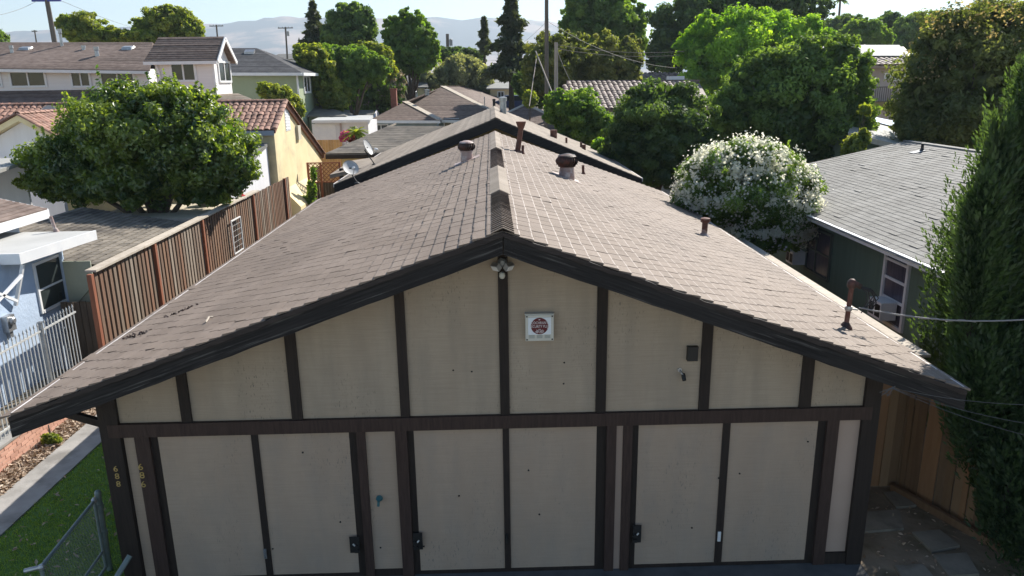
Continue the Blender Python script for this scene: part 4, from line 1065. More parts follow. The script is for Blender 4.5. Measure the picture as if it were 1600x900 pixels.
# ------------------------------------------------------------------ cream house with clay tiles
GX = -8.95
pn, pa, pf = at(430, 203, x=GX), at(447, 159, x=GX), at(507, 243, x=GX)
t = thing('cream_tile_house', 'cream stucco house with terracotta tile roof and tall gable wall beyond the tall fence', 'house', (GX-4, 35, 0))
q = MB(); q.prism([(GX-.12, pn.y+.2, 0), (GX-.12, pf.y-.2, 0), (GX-.12, pf.y-.2, pf.z-.02), (GX-.12, pa.y, pa.z-.12), (GX-.12, pn.y+.2, pn.z-.05)], (-.2, 0, 0))
q.box((-26, pn.y+.2, 0), (GX-.32, pn.y+.35, pn.z-.1)); q.box((-26, pf.y-.4, 0), (GX-.32, pf.y-.2, pf.z-.1)); q.build('wall', WALL_CREAM, t)
q = MB(); sl1 = (pa.z-pn.z)/(pa.y-pn.y); sl2 = (pa.z-pf.z)/(pf.y-pa.y)
q.prism([(GX, pn.y, pn.z), (GX, pa.y, pa.z), (GX, pf.y, pf.z), (GX, pf.y, pf.z-.14), (GX, pa.y, pa.z-.16), (GX, pn.y, pn.z-.14)], (-18, 0, 0))
# longer near slope further left
q.prism([(-14, pn.y, pn.z-.002), (-14, pn.y, pn.z-.14), (-14, pn.y-3.2, pn.z-.14-3.2*sl1*.8), (-14, pn.y-3.2, pn.z-3.2*sl1*.8)], (-13, 0, 0))
q.build('roof_deck', mat('rake_trim', (0.20, 0.09, 0.06), (0.26, 0.13, 0.09), 3), t)
q = MB(); q.box((-14, pn.y-.06, pn.z-.22), (GX-.05, pn.y-.003, pn.z-.02)); q.build('gutter', mat('blue_grey_gutter', (0.30, 0.34, 0.40), (0.34, 0.38, 0.44), 2, rough=.6), t)
nt_ = 6; tw, tl = .255, .36
uv_ = []
for yy_, s_ in ((0, .9), (tl, 1.0)):
    for i in range(nt_+1):
        a_ = math.pi*i/nt_; uv_.append((math.cos(a_)*tw*.5*s_, yy_, math.sin(a_)*.075*s_+(.012 if yy_ else 0)))
for i in range(nt_+1):
    a_ = math.pi*i/nt_; uv_.append((math.cos(a_)*tw*.5*.8, tl-.003, math.sin(a_)*.075*.72+.004))
tf_ = [(i, i+1, nt_+2+i, nt_+1+i) for i in range(nt_)]+[(nt_+1+i, nt_+2+i, 2*(nt_+1)+i+1, 2*(nt_+1)+i) for i in range(nt_)]
T1 = courses((-27, pa.y, pa.z+.01), (GX, pa.y, pa.z+.01), (0, pn.y-pa.y, pn.z-pa.z), math.hypot(pn.y-pa.y, pn.z-pa.z), .30, tw, 3, off=0, jit=.008)
T2 = courses((-27, pn.y, pn.z+.01), (-14, pn.y, pn.z+.01), (0, -3.2, -3.2*sl1*.8), 3.2*math.hypot(1, sl1*.8), .30, tw, 4, off=0, jit=.008)
T3 = courses((-27, pa.y, pa.z+.01), (GX, pa.y, pa.z+.01), (0, pf.y-pa.y, pf.z-pa.z), math.hypot(pf.y-pa.y, pf.z-pa.z), .30, tw, 13, off=0, jit=.008)
tile_field(t, 'roof_tile', 'roof_tiles', uv_, tf_, np.vstack([T1, T2, T3]), TILE_RED, 300, ok=lambda c, px, py: np.where((px > 120) & (px < 335), 0.02, 1.0)*np.where(c[:, 1] > pa.y+.1, 0, 1))
# ridge and rake tiles
TT = []
def run(a, b, n, up_=(0, 0, 1)):
    a, b, up_ = Vector(a), Vector(b), Vector(up_); d = (b-a).normalized(); xx = d.cross(up_).normalized(); zz = xx.cross(d)
    for i in range(n):
        p = a.lerp(b, i/n); m_ = np.eye(4); m_[:3, 0] = xx; m_[:3, 1] = d; m_[:3, 2] = zz; m_[:3, 3] = p; TT.append(m_)
run((-26.5, pa.y, pa.z+.04), (GX, pa.y, pa.z+.04), 56)
run((GX-.02, pa.y, pa.z+.05), (GX-.02, pn.y, pn.z+.05), 7); run((GX-.02, pa.y, pa.z+.05), (GX-.02, pf.y, pf.z+.05), 24)
tile_field(t, 'ridge_tile', 'ridge_tiles', uv_, tf_, np.array(TT), TILE_RED, 90)
q = MB(); p = at(449, 188, x=GX-.12); 
for i in range(7): q.box((GX-.12, p.y-.35, p.z-.4+i*.13), (GX-.09, p.y+.35, p.z-.34+i*.13))
q.box((GX-.121, p.y-.4, p.z-.45), (GX-.105, p.y+.4, p.z+.5)); q.build('gable_vent', MATS['white_paint'], t)
p = at(465, 207, x=GX-.1); q = MB(); q.box((GX-.12, p.y-.25, p.z-.32), (GX-.0, p.y+.25, p.z+.32)); q.build('wall_hatch', mat('hatch_grey', (0.52, 0.48, 0.38), (0.57, 0.53, 0.42), 2, rough=.7), t)
p0, p1 = at(452, 298, x=GX), at(482, 272, x=GX)
q = MB(); q.prism([(GX-.12, 33.0, 1.9), (GX+.55, 33.0, 1.15), (GX+.55, 33.0, 0), (GX-.12, 33.0, 0)], (0, 5.5, 0)); q.build('sloped_base', WALL_CREAM, t)
# cross gable toward the camera at the far left
gy = 27.4; ga = at(27, 180, y=gy); gr, gl = at(92, 216, y=gy), at(-48, 222, y=gy)
q = MB(); q.prism([(gl.x, gy, gl.z), (ga.x, gy, ga.z), (gr.x, gy, gr.z), (gr.x, gy, gr.z-.18), (ga.x, gy, ga.z-.2), (gl.x, gy, gl.z-.18)], (0, 4, 0)); q.build('gable_roof_deck', WALL_CREAM, t)
q = MB(); q.prism([(gl.x+.4, gy+.35, 0), (gr.x-.4, gy+.35, 0), (gr.x-.4, gy+.35, gr.z-.05), (ga.x, gy+.35, ga.z-.2), (gl.x+.4, gy+.35, gl.z-.05)], (0, .2, 0)); q.build('gable_wall', WALL_WHITE, t)
T4 = courses((ga.x, gy-.05, ga.z+.01), (ga.x, gy+4, ga.z+.01), (gr.x-ga.x, 0, gr.z-ga.z), math.hypot(gr.x-ga.x, gr.z-ga.z), .30, tw, 6, off=0)
T5 = courses((ga.x, gy-.05, ga.z+.01), (ga.x, gy+4, ga.z+.01), (gl.x-ga.x, 0, gl.z-ga.z), math.hypot(gl.x-ga.x, gl.z-ga.z), .30, tw, 7, off=0)
tile_field(t, 'gable_tile', 'gable_tiles', uv_, tf_, np.vstack([T4, T5]), TILE_RED, 120)
TT = []; run((ga.x, gy, ga.z+.04), (gr.x, gy, gr.z+.05), 9); run((ga.x, gy, ga.z+.04), (gl.x, gy, gl.z+.05), 9); run((ga.x, gy+3.9, ga.z+.05), (ga.x, gy, ga.z+.05), 12)
tile_field(t, 'hip_tile', 'hip_tiles', uv_, tf_, np.array(TT), TILE_RED, 40)

def dish(px, py, y, r, label, look, base, M=DISH, group='satellite dishes on the roofs'):
    """offset dish: reflector facing 'look', mast to base, arm with feed horn"""
    c = at(px, py, y=y); n = Vector(look).normalized(); t = thing('satellite_dish', label, 'satellite dish', base, group)
    u = n.cross(Vector((0, 0, 1))).normalized(); w = u.cross(n)
    vs = [c-n*.10*r]; fs = []; NR, NS = 5, 24
    for i in range(1, NR+1):
        f = i/NR
        for k in range(NS):
            a_ = 2*math.pi*k/NS; vs.append(c+(u*math.cos(a_)*.92+w*math.sin(a_))*r*f-n*.10*r*(1-f*f)*1.8+n*.02)
    for k in range(NS): fs.append((0, 1+k, 1+(k+1) % NS))
    for i in range(NR-1):
        for k in range(NS): fs.append((1+i*NS+k, 1+(i+1)*NS+k, 1+(i+1)*NS+(k+1) % NS, 1+i*NS+(k+1) % NS))
    nv = len(vs); vs2 = [v-n*.018 for v in vs]; fs2 = [tuple(i+nv for i in f[::-1]) for f in fs]
    rim = [(1+(NR-1)*NS+k, 1+(NR-1)*NS+(k+1) % NS, nv+1+(NR-1)*NS+(k+1) % NS, nv+1+(NR-1)*NS+k) for k in range(NS)]
    q = MB(); q.add(vs+vs2, fs+fs2+rim); q.build('reflector', M, t, smooth=True)
    q = MB(); back = c-n*.14*r-w*.12*r; q.tube([back, back-n*.12, Vector(base)], .022, 8); q.bar(back-n*.02, back+w*.2*r, .08, .05); q.lathe(Vector(base)-Vector((0, 0, .03)), [(.10, 0), (.09, .02), (.03, .05)], 10); q.build('mast', BLACK, t)
    e = c+n*r*1.05-w*r*.75; q = MB(); q.tube([c-w*r*.98, e], .013, 6); q.build('arm', DISH, t)
    q = MB(); q.lathe(e-n*.02, [(.03, 0), (.045, .05), (.045, .12)], 10, -(e-c).normalized()); q.build('feed_horn', MATS['white_paint'], t)
b1 = at(558, 285, y=23.9); b2 = at(585, 256, y=27.0)
dish(548, 262, 23.9, .27, 'large round grey satellite dish at the back left edge of the main roof', (.35, -.62, .60), b1)
dish(575, 230, 27.0, .30, 'tilted satellite dish seen edge-on with feed arm beyond the first dish', (.90, -.20, .42), b2)
bb = at(80, 187, y=31.0)
dish(79, 177, 30.6, .36, 'white satellite dish on the terracotta roof at far left', (.35, -.75, .55), (bb.x, 31.0, bb.z-.15))

# ------------------------------------------------------------------ white-sided garage wing before the cream house
wx = -9.35
t = thing('white_sided_wing', 'white sided outbuilding with dark grey roof in front of the cream gable wall', 'shed', (wx-1.5, 29, 0))
q0, q1 = at(400, 250, x=wx), at(438, 219, x=wx)
q = MB(); q.prism([(wx, 26.2, 0), (wx, 32.1, 0), (wx, 32.1, q1.z), (wx, q0.y, q0.z), (wx, 26.2, q0.z-.55)], (-.15, 0, 0)); q.build('wall', WALL_WHITE, t)
ra = at(385, 228, x=wx-1.2)
stepped_roof('roof', [((wx+.05, 26.0, q0.z-.5), (wx+.05, 32.1, q1.z+.02), (wx-3.5, 32.1, q1.z+.25), (wx-3.5, 26.0, q0.z-.2))], SH_GREY, t, .16)

# lattice gate
gy = 36.0
t = thing('lattice_gate', 'brown board gate with diamond lattice top beside the cream house', 'gate', (-8, gy, 0))
l_, r_g = at(482, 254, y=gy), at(530, 252, y=gy)
q = MB(); zt_ = l_.z; zb_ = zt_-.95
x = l_.x
while x < r_g.x-.05:
    q = MB(); q.box((x, gy, 0), (x+.135, gy+.02, zb_)); q.build('board', BOARD_D, t); x += .142
for x_ in (l_.x-.05, (l_.x*.62+r_g.x*.38), r_g.x): 
    q = MB(); q.box((x_-.05, gy-.03, 0), (x_+.05, gy+.05, zt_)); q.build('post', POSTW, t)
q = MB(); q.box((l_.x, gy-.02, zt_-.05), (r_g.x, gy+.03, zt_)); q.box((l_.x, gy-.02, zb_), (r_g.x, gy+.03, zb_+.05)); q.build('rail', POSTW, t)
n_ = int((r_g.x-l_.x)/.2)
q = MB()
for i in range(-4, n_+4):
    for s in (-1, 1):
        xa = l_.x+i*.2; xb = xa+s*.9; za, zb2 = zb_+.05, zt_-.05
        lo, hi = 0.0, 1.0
        def clipx(f): return xa+(xb-xa)*f
        fs_ = [f for f in np.linspace(0, 1, 19) if l_.x <= clipx(f) <= r_g.x]
        if len(fs_) > 1: q.bar((clipx(fs_[0]), gy+.004*s, za+(zb2-za)*fs_[0]), (clipx(fs_[-1]), gy+.004*s, za+(zb2-za)*fs_[-1]), .035, .008, (0, 1, 0))
q.build('lattice', POSTW, t)

def wall_quad(parent, pts, th, M, name='wall'):
    q = MB(); P = [Vector(p) for p in pts]; n = (P[1]-P[0]).cross(P[2]-P[0]).normalized()
    q.prism(P, n*th); return q.build(name, M, parent)
def edge_cap(parent, a, b, w, M, name='hip_cap', h=.05, lift=.03):
    q = MB(); q.bar(Vector(a)+Vector((0, 0, lift)), Vector(b)+Vector((0, 0, lift)), w, h); return q.build(name, M, parent)
def gutter(parent, a, b, M=None, name='gutter', s=.13):
    q = MB(); q.bar(Vector(a)-Vector((0, 0, s*.6)), Vector(b)-Vector((0, 0, s*.6)), s, s); return q.build(name, M or MATS['white_paint'], parent)

# ------------------------------------------------------------------ second duplex straight behind
Y2, Y2B = 25.0, 36.2
ax, az = 0.14, 5.18
l2, r2 = at(522, 288, y=Y2), at(1003, 279, y=Y2)
t = thing('rear_duplex', 'second brown-roofed duplex directly behind, its dark rake board crossing the main ridge', 'house', (0, Y2, 0))
yb_r = Y2B
stepped_roof('roof', [((l2.x, Y2, l2.z), (l2.x, Y2B, l2.z), (ax, Y2B, az), (ax, Y2, az)), ((r2.x, Y2B, r2.z), (r2.x, Y2, r2.z), (ax, Y2, az), (ax, Y2B, az))], SHINGLE2, t, .18, .014)
q = MB(); q.prism([(l2.x, Y2-.03, l2.z-.02), (ax, Y2-.03, az-.02), (r2.x, Y2-.03, r2.z-.02), (r2.x, Y2-.03, r2.z-.31), (ax, Y2-.03, az-.32), (l2.x, Y2-.03, l2.z-.31)], (0, .05, 0)); q.build('fascia_board', FASCIA, t)
q = MB(); q.prism([(l2.x+.6, Y2+.5, 0), (r2.x-.6, Y2+.5, 0), (r2.x-.6, Y2+.5, r2.z-.0), (ax, Y2+.5, az-.2), (l2.x+.6, Y2+.5, l2.z-.0)], (0, Y2B-Y2-1, 0)); q.build('wall', WALL_TAN, t)
for x_, z_, s in ((l2.x, l2.z, -1), (r2.x, r2.z, 1)):
    q = MB(); q.box((x_, Y2, z_-.10), (x_+s*.03, Y2B, z_+.015)); q.build('drip_edge', DRIP, t)
q = MB(); w_ = .17
q.add([(ax-w_, Y2-.02, az-w_*.37+.02), (ax, Y2-.02, az+.035), (ax+w_, Y2-.02, az-w_*.37+.02), (ax-w_, Y2B, az-w_*.37+.02), (ax, Y2B, az+.035), (ax+w_, Y2B, az-w_*.37+.02)], [(0, 1, 4, 3), (1, 2, 5, 4)]); q.build('ridge_sheet', SHINGLE2, t)
def on_r2(px, py, k, sgn):
    d = FWD+RGT*(px-800)/F_PX-UPV*(py-450)/F_PX
    kk = (az-l2.z)/(ax-l2.x) if sgn < 0 else -(az-r2.z)/(r2.x-ax)
    tt = (az-kk*ax-CAM_H)/(d[2]-kk*d[0]); p = d*tt; return Vector((p[0], p[1], p[2]+CAM_H))
b = on_r2(786, 177, 0, 1); q = MB(); tp = up(b, 786, 152)
q.lathe(b-Vector((0, 0, .1)), [(.14, 0), (.14, (tp.z-b.z)*.75+.1), (.17, (tp.z-b.z)*.75+.12), (.17, tp.z-b.z+.1), (.02, tp.z-b.z+.13)], 16); q.build('flue', GALV, t, smooth=False)
for px, py, tpy, r_p in ((865, 215, 203, .13), (885, 224, 215, .04), (908, 231, 222, .045), (912.5, 234, 226, .07)):
    b = on_r2(px, py, 0, 1); pipe(b, up(b, px, tpy), r_p, r_p, RUST, None, parent=t, boot=False)

# ------------------------------------------------------------------ low houses behind on the left of the rear duplex
t = thing('carport', 'small brown carport roof on dark posts left of the rear duplex', 'carport', (-6, 29, 0))
c0, c1, c2, c3 = at(515, 273, y=28.5), at(612, 252, y=28.5), at(622, 240, y=33), at(548, 251, y=33)
q = MB(); q.prism([c0, c1, c2, c3], (0, 0, -.14)); q.build('roof', SHINGLE2, t)
for px, y_ in ((534, 29.2), (547, 30.5), (585, 29.2)):
    c = at(px, 275, y=y_); q = MB(); q.box((c.x-.07, y_-.07, 0), (c.x+.07, y_+.07, 3.2)); q.build('post', TIMBER, t)
t = thing('weathered_roof_house', 'tan house under a weathered brown hip roof left of the rear duplex', 'house', (-4.5, 42, 0))
P = lambda px, py, y_: at(px, py, y=y_)
ea, eb, rb, ra = P(509, 240, 39.5), P(720, 236, 39.5), P(740, 197, 46.5), P(608, 197, 46.5)
ecl = P(512, 214, 50)
stepped_roof('roof', [(ea, eb, rb, ra), (Vector((ea.x, 52, ea.z)), ea, ra, Vector((ra.x, 50, ra.z)))], SH_OLD, t, .2, .018)
gutter(t, ea+Vector((0, -.05, -.05)), eb+Vector((0, -.05, -.05)), TIMBER, 'fascia', .2)
q = MB(); q.box((ea.x+.7, 40.0, 0), (eb.x, 48, ea.z-.12)); q.build('wall', WALL_CREAM, t)
wx_ = P(520, 246, 40).x
t2 = P(690, 236, 39.4)

t = thing('hip_roof_house', 'grey-blue house with a large brown hip roof and pale hip caps behind', 'house', (-2, 64, 0))
a1, a2, ap = P(577, 188, 60), P(688, 188, 60), P(633, 159, 65)
b1_, b2_, bt = P(592, 187, 62.5), P(800, 190, 62.5), P(692, 135, 74)
rt = P(742, 135, 84)
c2_ = P(885, 182, 84)
stepped_roof('roof', [(a1, a2, ap, ap), (b1_, b2_, bt, bt), (b2_, c2_, rt, bt), (Vector((a1.x, 72, a1.z)), a1, ap, bt)], SH_BROWN, t, .17, .016)
edge_cap(t, a2, ap, .55, CAPW); edge_cap(t, P(775, 177, 65.2), bt, .55, CAPW); edge_cap(t, c2_, rt, .35, CAPW); edge_cap(t, rt, bt, .3, SH_BROWN, 'ridge_cap')
gutter(t, a1, a2, MATS['white_paint'], s=.2); gutter(t, P(690, 187, 62.3), P(800, 190, 62.3), MATS['white_paint'], s=.2)
q = MB(); q.box((a1.x+.6, 60.6, 0), (a2.x-.3, 66, a1.z-.2)); q.box((b1_.x+.6, 63.1, 0), (b2_.x-.5, 74, b1_.z-.2)); q.build('wall', WALL_GREYBLUE, t)
w0 = P(586, 207, 60.6); window(t, (w0.x, 60.6, w0.z), (1, 0, 0), (0, 0, 1), 1.0, .55, .08, .05, (.5,), out=(0, -1, 0))
w0 = P(695, 200, 63.1); window(t, (w0.x, 63.1, w0.z), (1, 0, 0), (0, 0, 1), 1.1, .7, .08, .05, (.5,), out=(0, -1, 0))
cb = P(616, 167, 64.4); q = MB(); ct_ = P(616, 140, 64.4); q.box((cb.x-.24, 64.2, cb.z-.3), (cb.x+.24, 64.8, ct_.z)); q.box((cb.x-.28, 64.15, ct_.z), (cb.x+.28, 64.85, ct_.z+.08)); q.build('chimney', BRICKRED, t)
for px, py, h_, r_p, M_ in ((622, 171, .5, .16, BLACK), (632, 186, .5, .035, GALV), (757, 161, .5, .04, GALV), (772, 165, .55, .12, BLACK), (667, 146, .35, .2, GALV), (650, 150, .4, .04, GALV)):
    yy_ = 62.5 if py > 180 else 65
    b = P(px, py, yy_); q = MB(); q.lathe(b-Vector((0, 0, .15)), [(r_p, 0), (r_p, h_), (r_p*1.25, h_+.02), (r_p*1.25, h_+.12), (.01, h_+.16)], 10); q.build('vent_pipe', M_, t)
t = thing('brown_roof_cottage', 'small pale house with brown hip roof right of the rear duplex', 'house', (3.5, 52, 0))
a1, a2, ap = P(735, 204, 47), P(906, 204, 47), P(822, 163, 54)
c4 = P(880, 178, 60)
stepped_roof('roof', [(a1, a2, ap, ap), (a2, Vector((a2.x, 60, a2.z)), Vector((ap.x, 58, ap.z)), ap)], SH_BROWN, t, .17, .016)
edge_cap(t, a2, ap, .28, CAPW); edge_cap(t, a1, ap, .28, CAPW)
gutter(t, a1, a2, FASCIA_T, s=.14)
q = MB(); q.box((a1.x+.5, 47.5, 0), (a2.x-1.4+.9, 58, a1.z-.15)); q.build('wall', WALL_SAGE, t)

t = thing('white_garage', 'white garage with a flat grey-white roof behind the cream house', 'garage', (-9, 55, 0))
g0, g1 = P(487, 188, 54), P(578, 187, 54); gb0, gb1 = P(505, 180, 59), P(583, 180, 59)
q = MB(); q.prism([g0, g1, gb1, gb0], (0, 0, -.18)); q.build('roof', mat('pale_grey_roof', (0.40, 0.41, 0.41), (0.48, 0.49, 0.49), 1, rough=.8), t)
q = MB(); q.box((g0.x+.15, 54.3, 0), (g1.x-.2, 58.6, g0.z-.2)); q.build('wall', WALL_WHITE, t)
q = MB(); q.bar(g0+Vector((0, -.03, -.10)), g1+Vector((0, -.03, -.10)), .06, .18); q.build('fascia', MATS['white_paint'], t)
d0, d1 = P(489, 215, 54.27), P(524, 193, 54.27); q = MB(); q.box((d0.x, 54.25, d0.z-1), (d1.x, 54.3, d1.z)); q.build('garage_door', MATS['white_paint'], t)
q = MB(); x_ = P(532, 195, 54.2).x; q.box((x_-.06, 54.22, 0), (x_+.06, 54.3, g0.z-.25)); q.build('corner_post', WALL_MAUVE, t)
t = thing('grey_hip_shed', 'small building with low grey hip roof beside the green two-storey house', 'shed', (-12, 57, 0))
a1, a2, rb_, ra_ = P(474, 181, 57), P(541, 181, 57), P(512, 165, 61), P(492, 163, 61)
a3 = P(556, 176, 64)
stepped_roof('roof', [(a1, a2, rb_, ra_), (a2, a3, rb_, rb_)], SH_GREY, t, .17)
q = MB(); q.box((a1.x+.3, 57.4, 0), (a2.x-.3, 61, a1.z-.1)); q.build('wall', WALL_SAGE, t)
t = thing('small_grey_shed', 'little shed with grey gable roof and white trim behind the white garage', 'shed', (-8, 62, 0))
a1, a2, rb_, ra_ = P(538, 186, 62), P(584, 186, 62), P(584, 172, 64), P(541, 172, 64)
stepped_roof('roof', [(a1, a2, rb_, ra_)], SH_GREY, t, .17)
q = MB(); q.box((a1.x+.2, 62.2, 0), (a2.x-.1, 65, a1.z-.1)); q.prism([(a2.x, 61.9, a2.z), (a2.x, 64, rb_.z), (a2.x, 66, a2.z), (a2.x, 66, 0), (a2.x, 61.9, 0)], (-.1, 0, 0)); q.build('wall', WALL_WHITE, t)
# yellow board fence and flower pots under the garage
t = thing('yellow_board_fence', 'short sunlit orange board fence in front of the white garage', 'fence', (-10, 50, 0))
f0, f1 = P(486, 219, 50), P(532, 219, 50); x = f0.x
while x < f1.x:
    q = MB(); q.box((x, 50, 0), (x+.17, 50.03, f0.z)); q.build('board', mat('orange_board', (0.50, 0.29, 0.10), (0.58, 0.36, 0.15), 3, isl=.12), t); x += .18
# ------------------------------------------------------------------ two-storey houses, left
t = thing('beige_two_storey_house', 'long grey-beige two-storey house with brown roof and white windows at upper left', 'house', (-20, 42, 0))
e0, e1 = P(-60, 106, 42), P(234, 110, 42); r0_, r1_ = P(-40, 66, 46.5), P(238, 66, 46.5)
stepped_roof('roof', [(e0, e1, r1_, r0_), (Vector((r1_.x, 51, e1.z)), Vector((r0_.x, 51, e0.z)), r0_, r1_)], SH_BROWN, t, .16, .016)
gutter(t, e0+Vector((0, -.06, -.02)), e1+Vector((0, -.06, -.02)), s=.15)
wy = 42.45
q = MB(); q.box((e0.x, wy, 0), (e1.x-.35, 50.5, e0.z-.16)); q.build('wall', WALL_BEIGE, t)
q = MB(); q.box((e1.x-.42, wy-.03, 0), (e1.x-.30, wy+.09, e0.z-.17)); q.build('corner_trim', MATS['white_paint'], t)
def pxwin(parent, x0, y0, x1, y1, wy_, mull=(.5,), G=None, fr=.11):
    a, b = P(x0, y1, wy_), P(x1, y0, wy_); window(parent, (a.x, wy_, a.z), (1, 0, 0), (0, 0, 1), b.x-a.x, b.z-a.z, fr, .06, mull, out=(0, -1, 0), G=G)
pxwin(t, 20, 113, 68, 134, wy); pxwin(t, 115, 114, 138, 134, wy); pxwin(t, 161, 114, 207, 134, wy); pxwin(t, -40, 113, -2, 134, wy)
for px, py, tpy, r_p in ((19, 83, 71, .10), (97, 72, 45, .09), (131, 78, 71, .11), (152, 87, 73, .13)):
    f = (106-py)/40; yy_ = 42+4.5*f; b = P(px, py, yy_); tp = P(px-1 if px != 97 else 96, tpy, yy_)
    q = MB(); hh_ = tp.z-b.z; q.lathe(b-Vector((0, 0, .1)), [(r_p, 0), (r_p*.85, hh_*.8), (r_p*1.1, hh_*.85), (r_p*1.1, hh_+.1)], 10); q.build('flue', GALV, t)
for px, py in ((40, 77), (200, 76)):
    f = (106-py)/40; b = P(px, py, 42+4.5*f); q = MB(); q.hexa([b+Vector((-.3, -.25, -.15)), b+Vector((.3, -.25, -.15)), b+Vector((.3, .25, .1)), b+Vector((-.3, .25, .1)), b+Vector((-.25, -.2, .08)), b+Vector((.25, -.2, .08)), b+Vector((.25, .2, .16)), b+Vector((-.25, .2, .16))]); q.build('roof_vent', GALV, t)
# gabled block
BX = at(333, 100, y=39.4).x
fe0, fe1 = P(224, 90, 39.2), P(333, 94, 39.2); ga_ = at(351, 57, x=BX+.3); be = at(373, 94, x=BX+.3)
rl = Vector((P(247, 54, ga_.y).x, ga_.y, ga_.z))
fe1 = Vector((BX+.3, fe1.y, fe1.z)); fe0.z = fe1.z
be = Vector((BX+.3, ga_.y*2-fe1.y, fe1.z))
stepped_roof('roof', [(fe0, fe1, ga_, rl), (be, Vector((fe0.x, be.y, be.z)), rl, ga_)], SH_BROWN, t, .16, .016)
q = MB(); q.prism([(BX, fe1.y+.25, 0), (BX, be.y-.25, 0), (BX, be.y-.25, be.z-.1), (BX, ga_.y, ga_.z-.14), (BX, fe1.y+.25, fe1.z-.1)], (-.15, 0, 0)); q.box((fe0.x+.4, fe1.y+.25, 0), (BX-.15, fe1.y+.4, fe1.z-.1)); q.box((fe0.x+.4, fe1.y+.4, 0), (fe0.x+.5, 43, fe1.z-.1)); q.build('wall', WALL_BEIGE, t)
gutter(t, fe0+Vector((0, -.06, -.02)), fe1+Vector((0, -.06, -.02)), s=.15)
q = MB(); q.bar(fe1+Vector((.02, 0, -.08)), ga_+Vector((.02, 0, -.08)), .05, .2); q.bar(ga_+Vector((.02, 0, -.08)), be+Vector((.02, 0, -.08)), .05, .2); q.build('barge_board', MATS['white_paint'], t)
q = MB(); q.box((BX-.06, fe1.y+.2, 0), (BX+.03, fe1.y+.3, fe1.z-.12)); q.build('corner_trim', MATS['white_paint'], t)
pxwin(t, 271, 98, 302, 125, fe1.y+.25)
a_, b_ = at(343, 126, x=BX), at(357, 99, x=BX)
window(t, (BX, a_.y, a_.z), (0, 1, 0), (0, 0, 1), b_.y-a_.y, b_.z-a_.z, .1, .06, (.5,), out=(1, 0, 0))
b = P(306, 63, 42); q = MB(); q.obox(b, (.35, 0, 0), (0, .25, .12), (0, 0, .06)); q.build('roof_vent', GALV, t)
q = MB(); dx_ = P(244, 100, fe1.y+.2).x; q.tube([(dx_, fe1.y+.1, fe1.z-.15), (dx_+.1, fe1.y+.18, fe1.z-.5), (dx_+.1, fe1.y+.18, 5)], .05, 8); q.build('downpipe', MATS['white_paint'], t)
# ground-floor roof skirts
lo0, lo1 = P(-60, 143, 42.4), P(330, 143, 42.4)
zz = lo0.z
stepped_roof('lower_roof', [((-27, 38.6, zz-1.3), (BX-4.2, 38.6, zz-1.3), (BX-4.2, 42.4, zz), (-27, 42.4, zz))], SH_BROWN, t, .18)
l0, l1, l2_, l3 = P(336, 158, 38.2), P(402, 158, 38.2), P(372, 146, 42), P(338, 147, 39.6)
stepped_roof('lower_roof', [(l0, l1, l2_, l3)], SHINGLE2, t, .18)

t = thing('green_two_storey_house', 'sage green two-storey house with charcoal hip roof behind the cream tile house', 'house', (-16, 58, 0))
ex, ey = P(472, 116, 55).x+.5, 54.5
f0, f1 = P(330, 113, 54.5), P(471, 113, 54.5); bk = P(509, 107, 63.5); q0_, q1_ = P(352, 75, 59), P(400, 75, 59)
bk = Vector((f1.x, bk.y, f1.z)); bkx = at(508, 107, x=f1.x); bk = Vector((f1.x, bkx.y, f1.z))
stepped_roof('roof', [(f0, f1, q1_, q0_), (f1, bk, q1_, q1_), (bk, Vector((f0.x, bk.y, bk.z)), q0_, q1_)], SH_CHAR, t, .17, .016)
gutter(t, f0+Vector((0, -.05, 0)), f1+Vector((0, -.05, 0)), s=.2); gutter(t, f1+Vector((.05, 0, 0)), bk+Vector((.05, 0, 0)), s=.2)
q = MB(); q.box((f0.x, 55, 0), (f1.x-.5, bk.y-.5, f1.z-.15)); q.build('wall', WALL_SAGE, t)
q = MB(); q.tube([(f1.x-.42, 54.9, f1.z-.2), (f1.x-.42, 54.9, 0)], .07, 8); q.build('downpipe', MATS['white_paint'], t)
wxx = f1.x-.5; a_, b_ = at(475.5, 143, x=wxx), at(482.5, 121, x=wxx)
window(t, (wxx, a_.y, a_.z), (0, 1, 0), (0, 0, 1), b_.y-a_.y, b_.z-a_.z, .14, .08, (.5,), out=(1, 0, 0))
b = P(390, 81, 58); q = MB(); q.obox(b, (.35, 0, 0), (0, .2, .1), (0, 0, .08)); q.build('roof_vent', GALV, t)

# ------------------------------------------------------------------ right side
# boundary fence with pale cap
RX = 6.62
t = thing('capped_fence', 'brown board fence with a pale flat cap running back along the right eave', 'fence', (RX, 11, 0))
y = 10.85
while y < 24:
    h = 2.13+rnd.uniform(-.02, .01); q = MB(); q.box((RX-.012, y, 0), (RX+.012, y+.14, h)); q.build('board', BOARD_R, t); y += .146
y = 10.8; 
while y < 24:
    q = MB(); q.box((RX-.10, y, 2.14), (RX+.10, min(y+2.44, 24)-.008, 2.18)); q.build('cap_rail', CAPW, t)
    q = MB(); q.box((RX-.075, y+.02, 0), (RX-.014, y+.11, 2.14)); q.build('post', POSTW, t); y += 2.44
q = MB(); q.box((RX-.07, 10.85, 1.96), (RX-.013, 24, 2.05)); q.build('rail', BOARD_D, t)
